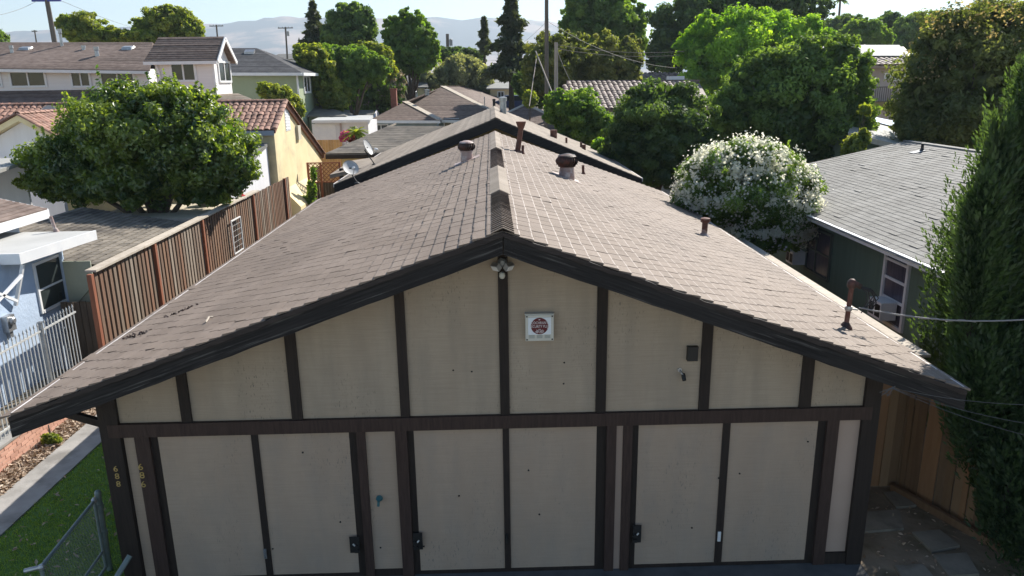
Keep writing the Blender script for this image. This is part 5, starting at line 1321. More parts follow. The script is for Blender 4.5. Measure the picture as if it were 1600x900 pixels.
# side fence curving to the front
t = thing('cedar_fence', 'brown cedar board fence with uneven boards beside the dirt side yard', 'fence', (6.6, 10, 0))
pa_, pb_ = at(1404, 763, z=0), at(1600, 872, z=0)
d_ = (pb_-pa_); L_ = d_.length; d_.normalize(); n_ = Vector((-d_.y, d_.x, 0))
s = 0; k = 0
while s < L_:
    w_ = rnd.choice((.09, .14, .14, .14, .1)); o_ = (.012 if k % 2 else -.012); c = pa_+d_*(s+w_/2)+n_*o_
    h = 1.82+rnd.uniform(-.05, .05); q = MB(); q.obox(c+Vector((0, 0, h/2+.05)), d_*(w_/2-.004), n_*.01, Vector((rnd.uniform(-.01, .01), 0, h/2))); q.build('board', BOARD_R, t); s += w_; k += 1
q = MB(); q.bar(pa_-n_*.16+Vector((0, 0, .06)), pb_-n_*.16+Vector((0, 0, .06)), .07, .12); q.build('kick_board', BOARD_R, t)
q = MB(); q.bar(pa_-n_*-.05+Vector((0, 0, 1.5)), pb_-n_*-.05+Vector((0, 0, 1.5)), .04, .09); q.build('rail', BOARD_R, t)
t = thing('side_gate', 'dark shaded board gate closing the gap between the house and the cedar fence', 'gate', (5.6, 10.7, 0))
x = WR+.08; k = 0
while x < pa_.x-.02:
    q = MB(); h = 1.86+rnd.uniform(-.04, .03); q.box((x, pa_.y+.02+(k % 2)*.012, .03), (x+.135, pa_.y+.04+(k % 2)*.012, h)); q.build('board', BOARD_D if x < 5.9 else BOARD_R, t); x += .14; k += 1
q = MB(); q.box((WR+.06, pa_.y+.06, 1.45), (pa_.x-.02, pa_.y+.10, 1.54)); q.box((WR+.06, pa_.y+.06, .3), (pa_.x-.02, pa_.y+.10, .39)); q.build('rail', BOARD_D, t)
# side yard with concrete pavers
yard = sheet('side_yard', [(4.86, 6.0), (9.5, 6.0), (9.5, 14), (4.86, 14)], 0.003, SOIL)
for quad in (((1425, 832), (1468, 828), (1500, 853), (1456, 862)), ((1458, 868), (1510, 864), (1530, 897), (1482, 900)), ((1398, 884), (1442, 882), (1462, 905), (1412, 907)), ((1350, 800), (1405, 797), (1412, 826), (1348, 831)), ((1380, 770), (1402, 768), (1432, 790), (1400, 793))):
    P_ = [at(px, py, z=.03) for px, py in quad]; q = MB(); q.prism([p-Vector((0, 0, .028)) for p in P_], (0, 0, .038)); q.build('paving_slab', CONC_SH, yard)

# green house with grey shingle roof
EX, EZ, RGX, RGZ, GY0, GY1 = 8.42, 2.8, 14.6, 4.12, 13.1, 26.6
t = thing('dark_green_house', 'dark green sided house with grey shingle roof and white gutter at right', 'house', (EX+.4, 17, 0))
q = MB(); q.prism([(EX, GY0, EZ-.012), (RGX, GY0, RGZ-.012), (20.5, GY0, EZ-.02), (20.5, GY0, EZ-.14), (RGX, GY0, RGZ-.14), (EX, GY0, EZ-.13)], (0, GY1-GY0, 0)); q.build('roof_deck', TIMBER, t)
T1 = courses((RGX, GY0, RGZ-.006), (RGX, GY1, RGZ-.006), (EX-RGX, 0, EZ-RGZ), math.hypot(EX-RGX, EZ-RGZ)+.03, .17, .33, 21)
T2 = courses((RGX, GY0, RGZ-.006), (RGX, GY1, RGZ-.006), (20.5-RGX, 0, EZ-RGZ), math.hypot(20.5-RGX, EZ-RGZ)+.03, .17, .33, 22)
su2, sf2 = shingle_unit(.322, .20, .002, .011)
tile_field(t, 'shingle', 'shingles', su2, sf2, np.vstack([T1, T2]), SH_GREY, 300, ok=lambda c, px, py: np.where((px > 1275) & (px < 1470) & (c[:, 0] < RGX), 1.0, 0.03))
q = MB(); q.box((RGX-.14, GY0, RGZ-.03), (RGX+.14, GY1, RGZ+.015)); q.build('ridge_cap', SH_GREY, t)
q = MB(); q.box((EX-.10, GY0, EZ-.12), (EX+.0, GY1, EZ+.0)); q.box((EX-.12, GY0, EZ-.005), (EX-.09, GY1, EZ+.012)); q.build('gutter', MATS['white_paint'], t)
GW = 8.86
q = MB(); q.box((GW, GY0+.4, 0), (20, GY1-.35, EZ-.05)); q.prism([(EX+.3, GY1-.5, EZ-.14), (RGX, GY1-.5, RGZ-.16), (20.2, GY1-.5, EZ-.14)], (0, .1, 0)); q.build('wall', WALL_DGRN, t)
a_, b_ = at(1373, 500, x=GW), at(1417, 400, x=GW)
y0w, y1w = at(1414, 470, x=GW).y, at(1380, 470, x=GW).y
ztop, zbot = EZ-.22, at(1398, 507, x=GW).z
window(t, (GW, y0w, zbot), (0, 1, 0), (0, 0, 1), y1w-y0w, ztop-zbot, .085, .06, (), (.33, .62, .88), G=CURTAIN, out=(-1, 0, 0), label='tall white framed window with an air conditioner in its lower half')
y2w, y3w = at(1298, 400, x=GW).y, at(1262, 400, x=GW).y
window(t, (GW, y2w, 1.15), (0, 1, 0), (0, 0, 1), y3w-y2w, 1.15, .07, .06, (.6,), (.5,), G=CURTAIN, out=(-1, 0, 0), M=mat('green_trim', (0.09, 0.11, 0.095), rough=.6), label='dark framed window half hidden by the oleander')
b = Vector((13.9, at(1440, 240, x=13.9).y, 3.98)); pipe(b, at(1442, 224, y=b.y), .045, .045, BLACK, None, parent=t)
q = MB(); q.obox(b+Vector((-.15, 0, -.02)), (.2, 0, .045), (0, .16, 0), (0, 0, .006)); q.build('flashing', GALV, t)
def aircon(y_, z_, label, w=.55, h=.40):
    t = thing('air_conditioner', label, 'air conditioner', (GW-.1, y_, z_), 'window air conditioners on the dark green house')
    q = MB(); q.box((GW-.42, y_-w/2, z_), (GW-.065, y_+w/2, z_+h)); q.build('case', MATS['white_paint'], t)
    for s in (-1, 1):
        q = MB(); q.box((GW-.428, y_+s*w*.25-w*.19, z_+.06), (GW-.42, y_+s*w*.25+w*.19, z_+h-.06)); q.build('grille', BLACK, t)
aircon((y0w+y1w)/2, zbot+.13, 'white window air conditioner under the tall white window')
aircon(y3w+.25, 1.2, 'small white air conditioner beside the oleander', .5, .36)

# ------------------------------------------------------------------ tile roofs beyond on the right
def barrel_roof(parent, ea, eb, rb, ra, pitch, M, name='tile_rows', keep=0, tname='roof_tile'):
    """rows of barrel tiles on a quad plane"""
    ea, eb, rb, ra = map(Vector, (ea, eb, rb, ra))
    q = MB(); q.prism([ea, eb, rb, ra] if (ra-rb).length > .01 else [ea, eb, rb], (0, 0, -.15)); q.build('roof_deck', M, parent)
    u = (eb-ea).normalized(); dn = ((ea+eb)/2-(ra+rb)/2); dn = (dn-u*dn.dot(u)); L_ = dn.length; dn.normalize(); n = u.cross(dn); n = -n if n.z < 0 else n
    W_ = (eb-ea).length; TT = []
    rows = int(L_/(pitch*1.35)); colsn = int(W_/pitch)
    rg = np.random.default_rng(2)
    for k in range(rows):
        f = (k+.5)/rows; A_, B_ = ra.lerp(ea, f), rb.lerp(eb, f); lo, hi = (A_-ea).dot(u), (B_-ea).dot(u)
        for j in range(colsn):
            s_ = (j+.5)*pitch
            if s_ < lo-.05 or s_ > hi+.05: continue
            p = ea+u*s_-dn*(L_-k*L_/rows)+n*.03
            m_ = np.eye(4); uu = u if u.cross(dn).dot(n) > 0 else -u
            m_[:3, 0] = np.array(uu)*pitch/tw; m_[:3, 1] = np.array(dn)*(L_/rows*1.15)/tl; m_[:3, 2] = np.array(n)*pitch/tw*1.15; m_[:3, 3] = np.array(p)+rg.normal(size=3)*.012; TT.append(m_)
    return np.array(TT)
t = thing('white_tile_roof_house', 'white house under a dark clay barrel tile roof behind the dark rounded tree', 'house', (9, 50, 0))
ea, eb, rb, ra = P(872, 171, 47), P(1116, 171, 47), P(1092, 128, 53), P(885, 129, 53)
TT = barrel_roof(t, ea, eb, rb, ra, .34, TILE_BRN)
tile_field(t, 'roof_tile', 'roof_tiles', uv_, tf_, TT, TILE_BRN, 300, ok=lambda c, px, py: np.where(((px > 890) & (px < 975)) | (px > 1065), 1., .02))
q = MB(); q.box((ea.x+.4, 47.5, 0), (eb.x-.3, 56, ea.z-.15)); q.build('wall', WALL_WHITE, t)
edge_cap(t, ra, rb, .3, TILE_BRN, 'ridge_cap', .15, .08)
cb = P(1055, 130, 53.5); q = MB(); q.box((cb.x-.5, 53, cb.z-1), (cb.x+.5, 54, P(1055, 119, 53).z)); q.build('chimney', WALL_WHITE, t)
t = thing('far_tile_roof_house', 'farther house with greyish barrel tile roof showing above the white house ridge', 'house', (15, 66, 0))
ea, eb, rb, ra = P(995, 130, 64), P(1076, 130, 64), P(1070, 115.5, 68), P(1006, 115.5, 68)
TT = barrel_roof(t, ea, eb, rb, ra, .42, TILE_BRN); tile_field(t, 'roof_tile', 'roof_tiles', uv_, tf_, TT, TILE_BRN, 120)
q = MB(); q.box((ea.x+.4, 64.5, 0), (eb.x-.3, 70, ea.z-.1)); q.build('wall', WALL_WHITE, t)

t = thing('mauve_apartment_house', 'two-storey mauve stucco house with pale sunlit roof over tile eaves at upper right', 'house', (33, 62, 0))
ea, eb, rb, ra = P(1195, 103, 58), P(1440, 103, 58), P(1412, 73, 66), P(1210, 73, 66)
m1, m2 = P(1200, 93, 60.2), P(1432, 93, 60.2)
TT = barrel_roof(t, ea, eb, rb, ra, .42, TILE_BRN)
tile_field(t, 'roof_tile', 'roof_tiles', uv_, tf_, TT, TILE_BRN, 200, ok=lambda c, px, py: np.where(((px > 1360) | (px < 1250)), 1., .02))
n_ = (eb-ea).cross(ra-ea).normalized(); n_ = n_ if n_.z > 0 else -n_
q = MB(); q.prism([P(1262, 92, 60.6)+n_*.2, P(1418, 92, 60.6)+n_*.2, P(1404, 75, 65.4)+n_*.2, P(1250, 75, 65.4)+n_*.2], n_*.05); q.build('pale_roof_sheet', FLATROOF, t)
q = MB(); q.box((ea.x+.8, 59, 0), (eb.x-.8, 68, ea.z-.2)); q.build('wall', WALL_MAUVE, t)
pxwin(t, 1394, 110, 1412, 122, 59, (), fr=.2); pxwin(t, 1383, 116, 1387, 121, 59, (), fr=.1)
b0_, b1_2 = P(1340, 160, 57.5), P(1420, 160, 57.5); bt_ = P(1375, 137, 57.5)
q = MB(); q.box((b0_.x, 57.5, b0_.z-.3), (b1_2.x, 59, b0_.z)); q.build('balcony', WALL_TAN, t)
q = MB(); q.box((b0_.x, 57.5, bt_.z), (b1_2.x, 57.56, bt_.z+.08))
x = b0_.x
while x < b1_2.x: q.box((x, 57.51, b0_.z), (x+.035, 57.55, bt_.z)); x += .16
q.build('railing', POLE, t)
t = thing('tarped_roof_shed', 'low dark green building with white and blue tarp on its roof behind the grey roof', 'shed', (18, 32, 0))
a1, a2, a3, a4 = P(1325, 208, 30), P(1425, 232, 30), P(1402, 190, 36), P(1335, 176, 36)
q = MB(); q.prism([a1, a2, a3, a4], (0, 0, -.12)); q.build('roof', FLATROOF, t)
q = MB(); q.prism([a4.lerp(a1, .05)+Vector((0, 0, .02)), a3.lerp(a2, .05)+Vector((0, 0, .02)), a3.lerp(a2, .35)+Vector((0, 0, .03)), a4.lerp(a1, .22)+Vector((0, 0, .03))], (0, 0, .02)); q.build('tarp', TARP, t)
q = MB(); q.bar(a1+Vector((0, -.03, -.08)), a2+Vector((0, -.03, -.08)), .06, .2); q.build('fascia', CAPW, t)
q = MB(); q.hexa([Vector((a1.x+.2, 30.3, 0)), Vector((a2.x, 30.3, 0)), Vector((a2.x, 35, 0)), Vector((a1.x+.2, 35, 0)), Vector((a1.x+.2, 30.3, a1.z-.2)), Vector((a2.x, 30.3, a2.z-.2)), Vector((a2.x, 35, a2.z-.2)), Vector((a1.x+.2, 35, a1.z-.2))]); q.build('wall', WALL_DGRN, t)
t = thing('white_brick_shed', 'corner of a white block building between the dark tree and the oleander', 'shed', (11.5, 36, 0))
a1, a2 = P(1108, 255, 36), P(1150, 207, 36)
q = MB(); q.box((a1.x, 36, 0), (a2.x, 39, a2.z)); q.build('wall', WALL_WHITE, t)
q = MB()
for i in range(12): q.box((a1.x-.01, 35.985, .3+i*.3), (a2.x+.01, 36, .57+i*.3))
q.build('block_course', WALL_WHITE, t)
q = MB(); q.box((a1.x-.3, 35.7, a2.z), (a2.x+.3, 39.3, a2.z+.12)); q.build('roof', GREYROOF, t)

# ------------------------------------------------------------------ distant houses in the gap between trees
def far_house(name, label, x0, x1, ytop, yeave, ybot, y_, wallM, roofM):
    a, b = P(x0, yeave, y_), P(x1, yeave, y_); zr = P((x0+x1)/2, ytop, y_+4).z; ins = (b.x-a.x)*.15
    t = thing(name, label, 'house', ((a.x+b.x)/2, y_, 0))
    stepped_roof('roof', [(a, b, Vector((b.x-ins, y_+4, zr)), Vector((a.x+ins, y_+4, zr))), (b, Vector((b.x, y_+8, b.z)), Vector((b.x-ins, y_+4, zr)), Vector((b.x-ins, y_+4, zr)))], roofM, t, .4, .02)
    q = MB(); q.box((a.x+.4, y_+.4, 0), (b.x-.4, y_+7.5, a.z-.1)); q.build('wall', wallM, t)
    w_ = (b.x-a.x)*.18; zc = a.z-1.3
    window(t, ((a.x*.6+b.x*.4), y_+.4, zc), (1, 0, 0), (0, 0, 1), w_, .9, .1, .06, (.5,), out=(0, -1, 0))
    return t
far_house('far_yellow_house', 'distant yellow house with pale roof left of the silvery tree', 625, 668, 114, 136, 150, 78, WALL_CREAM, SH_GREY)
far_house('far_gabled_house', 'distant tan house with pale gable beyond the hip roof ridge', 760, 806, 125, 138, 160, 80, WALL_CREAM, GREYROOF)
far_house('far_red_roof_house', 'distant house with reddish roof behind the silvery tree', 762, 790, 108, 120, 130, 105, WALL_TAN, TILE_RED)
far_house('far_grey_roof_house', 'distant house with a plain grey roof between two trees', 632, 664, 113, 126, 134, 100, WALL_TAN, SH_BROWN)
far_house('far_white_house', 'distant white house low at far left behind the beige roof', 420, 470, 84, 92, 100, 150, WALL_WHITE, SH_GREY)

# blue car glimpsed in the gap
p = P(803, 160, 74); t = thing('parked_car', 'dark blue parked car glimpsed beyond the brown roofs', 'car', (p.x, 74, p.z-.8))
bl = mat('car_blue', (0.02, 0.04, 0.12), rough=.3)
q = MB(); c = Vector((p.x, 74, p.z-.55)); prof = [(-1.9, 0), (1.9, 0), (2.0, .35), (1.85, .62), (1.15, .70), (.65, 1.2), (-.8, 1.22), (-1.45, .75), (-1.95, .6), (-2.0, .3)]
q.prism([c+Vector((x, -.8, z)) for x, z in prof], (0, 1.6, 0)); q.build('body', bl, t)
q = MB(); q.prism([c+Vector((x, -.82, z)) for x, z in ((-1.2, .75), (.95, .72), (.55, 1.12), (-.75, 1.14))], (0, .02, 0)); q.build('side_window', glass_mat(), t)
for sx_ in (-1.2, 1.2):
    q = MB(); q.lathe(c+Vector((sx_, -.85, 0)), [(.3, 0), (.32, .1), (.3, .2)], 14, (0, 1, 0)); q.build('wheel', BLACK, t)
q = MB(); q.box((p.x-4, 70, p.z-.95), (p.x+5, 80, p.z-.86)); 

# ------------------------------------------------------------------ chain-link gate, lower left
t = thing('chain_link_gate', 'open grey-green chain link gate on a round post at lower left', 'gate', (-5.3, 9, 0))
pt = at(153, 772, y=9.05); px_, pz_ = pt.x, pt.z
q = MB(); q.tube([(px_-.02, 9.05, 0), (px_, 9.05, pz_)], .038, 10); q.lathe((px_, 9.05, pz_-.01), [(.044, 0), (.044, .03), (.03, .06), (.005, .07)], 10); q.build('post', GREENGATE, t)
g0 = at(147, 783, y=8.97); g1 = at(64, 886, z=g0.z)
d_ = (g1-g0); Lg = d_.length; 
q = MB(); q.tube([g0, g1], .022, 10); q.tube([g0, (g0.x, g0.y, .1)], .022, 10); q.tube([g1, (g1.x, g1.y, .1)], .022, 10); q.tube([(g0.x, g0.y, .1), (g1.x, g1.y, .1)], .022, 10)
mz = .55; q.tube([(g0.x, g0.y, .35), (g1.x, g1.y, .35)], .018, 8)
q.build('frame', GREENGATE, t)
q = MB(); q.lathe(g1+Vector((0, 0, -.03)), [(.03, 0), (.035, .03), (.02, .06)], 10); q.tube([g1, g1+d_.normalized()*-.0+Vector((-.16, -.05, -.01))], .026, 8); q.build('corner_fitting', GALV, t); q = MB(); q.lathe(g0+Vector((0, 0, -.02)), [(.03, 0), (.035, .04), (.012, .07)], 10); q.build('corner_fitting', GALV, t)
q = MB(); u_ = d_.normalized(); Hm = g0.z-.1; pitch = .055
n_ = int((Lg+Hm)/pitch)
for i in range(n_):
    for s in (1, -1):
        o_ = i*pitch-(Hm if s > 0 else 0)
        a_, b_ = (max(0, o_), min(Lg, o_+Hm)) if s > 0 else (max(0, o_-Hm), min(Lg, o_))
        if b_-a_ < .02: continue
        f = lambda x: ((x-o_) if s > 0 else (o_-x))
        q.tube([g0+u_*a_+Vector((0, 0, -Hm+f(a_))), g0+u_*b_+Vector((0, 0, -Hm+f(b_)))], .0016, 3, False)
q.build('mesh', GALVD, t)
q = MB(); h_ = at(168, 840, y=9.03); q.lathe((px_-.01, 9.05, .55), [(.05, 0), (.05, .06)], 10); q.build('hinge', GREENGATE, t); q = MB(); q.lathe((px_-.005, 9.05, .95), [(.05, 0), (.05, .06)], 10); q.build('hinge', GREENGATE, t)
a_ = at(203, 868, y=8.5); b_ = at(180, 905, y=8.3)
q = MB(); q.tube([a_, a_.lerp(b_, .5), b_+(b_-a_)*.5], .035, 10); q.build('loose_pipe', GREENGATE, label='round grey-green pipe leaning at the left wall corner', cat='pipe')

# ------------------------------------------------------------------ poles and wires
def pole(px, ptop, pbot, y_, r, label, M=POLE, arms=(), armM=None, extras=None):
    tp = P(px, ptop, y_); t = thing('utility_pole', label, 'utility pole', (tp.x, y_, 0), 'wooden utility poles')
    lean = 0
    q = MB(); bt_ = P(px, pbot, y_); q.tube([(bt_.x, y_, 0), (tp.x, y_, tp.z)], [r*1.15, r*.85], 10); q.build('shaft', M, t)
    for (dz, hw_) in arms:
        q = MB(); q.box((tp.x-hw_, y_-.14, tp.z-dz), (tp.x+hw_, y_-.02, tp.z-dz+.14)); q.build('crossarm', armM or M, t)
        for s in (-.9, -.4, .4, .9):
            q = MB(); q.lathe((tp.x+hw_*s, y_-.08, tp.z-dz+.14), [(.05, 0), (.06, .08), (.03, .16)], 8); q.build('insulator', GALVD, t)
    return t, tp
t, tp1 = pole(73, -2, 66, 60, .17, 'leaning dark pole with a blue-tinted crossarm at upper left', POLE, ((.2, 1.05),), BLUEBAR)
# this pole leans: rebuild the shaft along the photographed line
for ch in list(t.children):
    if ch.name.startswith('shaft'): bpy.data.objects.remove(ch)
bt_ = P(85, 64, 60); q = MB(); dd = (tp1-bt_).normalized(); q.tube([bt_-dd*7, tp1+dd*.6], [.22, .16], 10); q.build('shaft', POLE, t)
for px, y_, lab in ((338, 140, 'small far pole with crossarm behind the beige gable'), (446, 130, 'far pole with crossarm and bracket against the hazy hills')):
    tq, tpq = pole(px, 39 if px < 400 else 42, 60 if px < 400 else 86, y_, .16, lab, POLE, ((.25, 1.2),))
    if px > 400:
        q = MB(); q.box((tpq.x+.2, y_-.2, tpq.z-1.4), (tpq.x+.5, y_+.2, tpq.z-.7)); q.build('transformer', GALVD, tq)
pole(54, 47, 66, 150, .14, 'tiny far pole above the beige roof at far left', POLE, ((.3, .5),))
tq, tpq = pole(699, 53, 92, 120, .28, 'far pole with a grey transformer can behind the silvery tree', POLE)
q = MB(); q.lathe((tpq.x+.5, 120, tpq.z-1.7), [(.25, 0), (.25, .9), (.1, 1)], 10); q.build('transformer', GALVD, tq)
tq, tpA = pole(854, -8, 172, 46, .13, 'tall thin dark pole in front of the golden trees', POLE)
tq, tpB = pole(869, 66, 132, 50, .14, 'shorter pale wooden pole beside the tall thin pole', POLEL)
def wire(a, b, sag, r, name, label, M=WIRED, cat='wire', grp='overhead wires'):
    q = MB(); a, b = Vector(a), Vector(b); q.tube([a.lerp(b, i/16)-Vector((0, 0, sag*4*(i/16)*(1-i/16))) for i in range(17)], r, 4); o = q.build(name, M); tag(o, label, cat, grp); return o
wire(P(837, 80, 46), P(866, 153, 40), 0, .035, 'guy_wire', 'pale thick guy line slanting down right of the thin pole base', POLEL)
wire(P(838, 92, 46), P(827, 166, 40), 0, .02, 'guy_wire', 'thin guy line slanting down left of the tall thin pole', POLEL)
wire(P(871, 80, 50), P(893, 130, 48), .1, .018, 'guy_wire', 'thin line slanting from the shorter pale pole to the tile roof', POLEL)
for (x0, y0, x1, y1, lab) in ((870, 70, 1070, 80, 'dark upper wire crossing in front of the golden trees'), (870, 76, 1062, 86, 'dark lower wire crossing in front of the golden trees')):
    wire(P(x0, y0, 50), P(x1, y1, 52), .25, .016, 'overhead_wire', lab)
wire(P(858, 35, 46), P(1055, 106, 50), .5, .012, 'overhead_wire', 'thin slanting wire from the tall thin pole toward the right trees')
wire(P(858, 30, 46), P(770, 84, 120), .8, .012, 'overhead_wire', 'thin wire running from the tall thin pole back to the left', WIRE)
wire(P(-20, 26, 55), P(60, 0, 60), .2, .014, 'overhead_wire', 'thin wire reaching the left frame edge from the blue crossarm', WIRE)
wire(P(93, 0, 60), P(250, 50, 140), .5, .018, 'overhead_wire', 'thin wire running right and back from the blue crossarm', WIRE)
wire(P(640, 97, 90), P(775, 94, 90), .2, .012, 'overhead_wire', 'pale level wire across the silvery tree', WIRE)

# ------------------------------------------------------------------ trees
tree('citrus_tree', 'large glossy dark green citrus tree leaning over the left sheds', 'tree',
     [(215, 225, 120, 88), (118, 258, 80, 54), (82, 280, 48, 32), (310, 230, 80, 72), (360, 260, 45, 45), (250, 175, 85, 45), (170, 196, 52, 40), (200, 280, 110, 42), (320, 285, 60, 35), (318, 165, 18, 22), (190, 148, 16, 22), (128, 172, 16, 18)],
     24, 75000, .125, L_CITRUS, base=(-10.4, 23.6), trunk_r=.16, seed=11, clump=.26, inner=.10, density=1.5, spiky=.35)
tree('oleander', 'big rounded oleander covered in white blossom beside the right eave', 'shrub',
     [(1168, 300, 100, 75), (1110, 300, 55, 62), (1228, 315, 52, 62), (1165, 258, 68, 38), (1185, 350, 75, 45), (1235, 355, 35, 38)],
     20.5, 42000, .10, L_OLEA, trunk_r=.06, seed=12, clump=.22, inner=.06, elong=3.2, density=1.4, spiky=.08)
ol = [o for o in bpy.data.objects if o.name == 'oleander'][0]
LBs = [lobe_px(l[0], l[1], l[2]*1.0, l[3]*1.0, 20.5) for l in [(1168, 300, 100, 75), (1110, 300, 55, 62), (1228, 315, 52, 62), (1165, 258, 68, 38), (1185, 350, 75, 45), (1235, 355, 35, 38)]]
r = np.random.default_rng(77)
Cs, Ns = [], []
for c, rr_2 in LBs:
    nn = int(270*rr_2[0]); d = r.normal(size=(nn, 3)); d[:, 2] = np.abs(d[:, 2])*.45+d[:, 2]*.6; d /= np.linalg.norm(d, axis=1)[:, None]
    keepd = (d[:, 2] > -.75); Cs.append((np.array(c)+d*np.array(rr_2)*r.uniform(.94, 1.08, (nn, 1)))[keepd]); Ns.append(d[keepd])
Cs, Ns = np.vstack(Cs), np.vstack(Ns)
kp = r.random(len(Cs)) < .85; Cs, Ns = Cs[kp], Ns[kp]
m_ = 20; Pf = np.repeat(Cs, m_, 0)+r.normal(size=(len(Cs)*m_, 3))*np.repeat(r.choice([.035, .05, .07, .12], len(Cs)), m_)[:, None]; Nf = np.repeat(Ns, m_, 0)+r.normal(size=(len(Pf), 3))*.6
Nf /= np.linalg.norm(Nf, axis=1)[:, None]; a_ = np.cross(Nf, r.normal(size=Nf.shape)); a_ /= np.linalg.norm(a_, axis=1)[:, None]; b_ = np.cross(Nf, a_); s_ = r.uniform(.022, .042, (len(Pf), 1))
V = np.stack([Pf-a_*s_, Pf+b_*s_, Pf+a_*s_, Pf-b_*s_], 1).reshape(-1, 3)
np_mesh('blossom', V, np.arange(len(V)).reshape(-1, 4), L_PETAL, ol, tint=r.random(len(Pf)), kind='stuff')

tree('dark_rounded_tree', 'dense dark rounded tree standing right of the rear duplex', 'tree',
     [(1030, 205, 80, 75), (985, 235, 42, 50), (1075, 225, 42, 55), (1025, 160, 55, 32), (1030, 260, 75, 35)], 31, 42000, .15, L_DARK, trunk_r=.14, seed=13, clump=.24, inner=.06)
tree('bushy_green_tree', 'bright bushy tree with glossy leaves left of the dark rounded tree', 'tree',
     [(905, 180, 42, 36), (875, 168, 26, 28), (935, 195, 26, 28), (900, 212, 36, 24)], 38, 18000, .16, L_MID, trunk_r=.1, seed=14, clump=.26, inner=.06)
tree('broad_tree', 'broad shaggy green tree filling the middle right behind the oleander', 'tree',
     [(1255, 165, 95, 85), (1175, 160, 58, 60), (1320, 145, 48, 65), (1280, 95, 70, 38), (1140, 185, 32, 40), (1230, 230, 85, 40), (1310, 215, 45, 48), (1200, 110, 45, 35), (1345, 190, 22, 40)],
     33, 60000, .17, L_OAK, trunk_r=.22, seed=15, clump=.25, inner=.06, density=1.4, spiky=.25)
tree('tan_bloom_tree', 'huge olive green tree flecked with tan blooms at upper right', 'tree',
     [(1520, 130, 105, 120), (1460, 165, 58, 75), (1570, 60, 80, 62), (1495, 70, 62, 48), (1600, 180, 70, 80), (1440, 205, 42, 45), (1500, 210, 70, 45)],
     31, 62000, .16, L_OLIVE, trunk_r=.28, seed=16, clump=.24, inner=.06, density=1.4)
tb = [o for o in bpy.data.objects if o.name == 'tan_bloom_tree'][0]
LBs = [lobe_px(*l, 31) for l in [(1520, 130, 105, 120), (1460, 165, 58, 75), (1570, 60, 80, 62), (1495, 70, 62, 48)]]
r = np.random.default_rng(5); Pt = []
for c, q_ in LBs:
    n0 = int(80*q_[0]); d = r.normal(size=(n0, 3)); d /= np.linalg.norm(d, axis=1)[:, None]; d = d[(d[:, 2] > .38) & (d[:, 0] < .45)]
    cc = np.array(c)+d*np.array(q_)*1.04; Pt.append(np.repeat(cc, 9, 0)+r.normal(size=(len(cc)*9, 3))*.10)
Pt = np.vstack(Pt); Nf = r.normal(size=Pt.shape); Nf /= np.linalg.norm(Nf, axis=1)[:, None]; a_ = np.cross(Nf, r.normal(size=Nf.shape)); a_ /= np.linalg.norm(a_, axis=1)[:, None]; b_ = np.cross(Nf, a_); s_ = r.uniform(.04, .08, (len(Pt), 1))
V = np.stack([Pt-a_*s_, Pt+b_*s_*.6, Pt+a_*s_, Pt-b_*s_*.6], 1).reshape(-1, 3)
np_mesh('blossom', V, np.arange(len(V)).reshape(-1, 4), L_TAN, tb, tint=r.random(len(Pt)), kind='stuff')
tree('lime_tree', 'bright lime green rounded tree with glowing top right of the tile roofs', 'tree',
     [(1160, 85, 85, 62), (1105, 95, 45, 48), (1120, 50, 48, 30), (1190, 50, 60, 34), (1245, 55, 48, 32), (1220, 95, 60, 50), (1075, 75, 20, 26), (1150, 125, 70, 32)],
     58, 50000, .24, L_LIME, trunk_r=.25, seed=17, clump=.25, inner=.06)
tree('tall_dark_tree', 'very tall near-black tree behind the lime green tree', 'tree',
     [(1060, 50, 46, 55), (1110, 15, 60, 35), (1180, 5, 75, 42), (1245, 20, 48, 42), (1040, 85, 30, 35), (1200, 40, 70, 36)], 72, 36000, .32, L_DARK, trunk_r=.4, seed=18, clump=.24, inner=.06)
tree('tall_green_tree', 'tall green tree with sunlit right side behind the golden trees', 'tree',
     [(950, 40, 52, 42), (905, 35, 30, 32), (990, 50, 24, 42), (940, 0, 55, 30), (965, 70, 45, 28)], 76, 30000, .32, L_MID, trunk_r=.35, seed=19, clump=.25, inner=.06)
tree('golden_tree', 'golden-tipped rounded tree behind the tall thin pole', 'tree',
     [(865, 95, 48, 45), (835, 115, 24, 32), (890, 80, 32, 32), (860, 130, 45, 24)], 56, 26000, .22, L_GOLD, trunk_r=.2, seed=20, group='golden trees behind the tile roof', clump=.24, inner=.06)
tree('golden_tree', 'golden-tipped tree just right of the pale wooden pole', 'tree',
     [(955, 95, 42, 42), (985, 90, 20, 36), (925, 100, 30, 32), (950, 125, 52, 20)], 57, 24000, .22, L_GOLD, trunk_r=.2, seed=21, group='golden trees behind the tile roof', clump=.24, inner=.06)
tree('oak_tree', 'dense dark green oak tree rising against the hills left of centre', 'tree',
     [(548, 42, 34, 34), (525, 55, 24, 28), (572, 50, 20, 32), (548, 20, 26, 16), (520, 72, 20, 18)], 76, 26000, .28, L_OAK, trunk_r=.3, seed=22, clump=.26, inner=.06)
tree('airy_tree', 'airy two-headed green tree right of the dense oak', 'tree',
     [(615, 60, 17, 38), (632, 40, 14, 24), (655, 60, 22, 42), (670, 75, 17, 30), (640, 95, 42, 26), (605, 90, 16, 24)], 72, 22000, .27, L_MID, trunk_r=.25, seed=23, clump=.28, inner=.05)
conifer('conifer_tree', 'slim ragged conifer left of the dense oak tree', 488, 3, 80, 27, 84, 15000, .38, L_CON, 3, tiers=14)
conifer('conifer_tree', 'tall dark redwood in the centre against the sky', 797, -14, 122, 50, 68, 30000, .36, L_CON, 5, tiers=17, gaps=.12)
conifer('conifer_tree', 'small pointed conifer just left of the tall redwood', 756, 27, 84, 11, 92, 6000, .38, L_CON, 7, tiers=12)
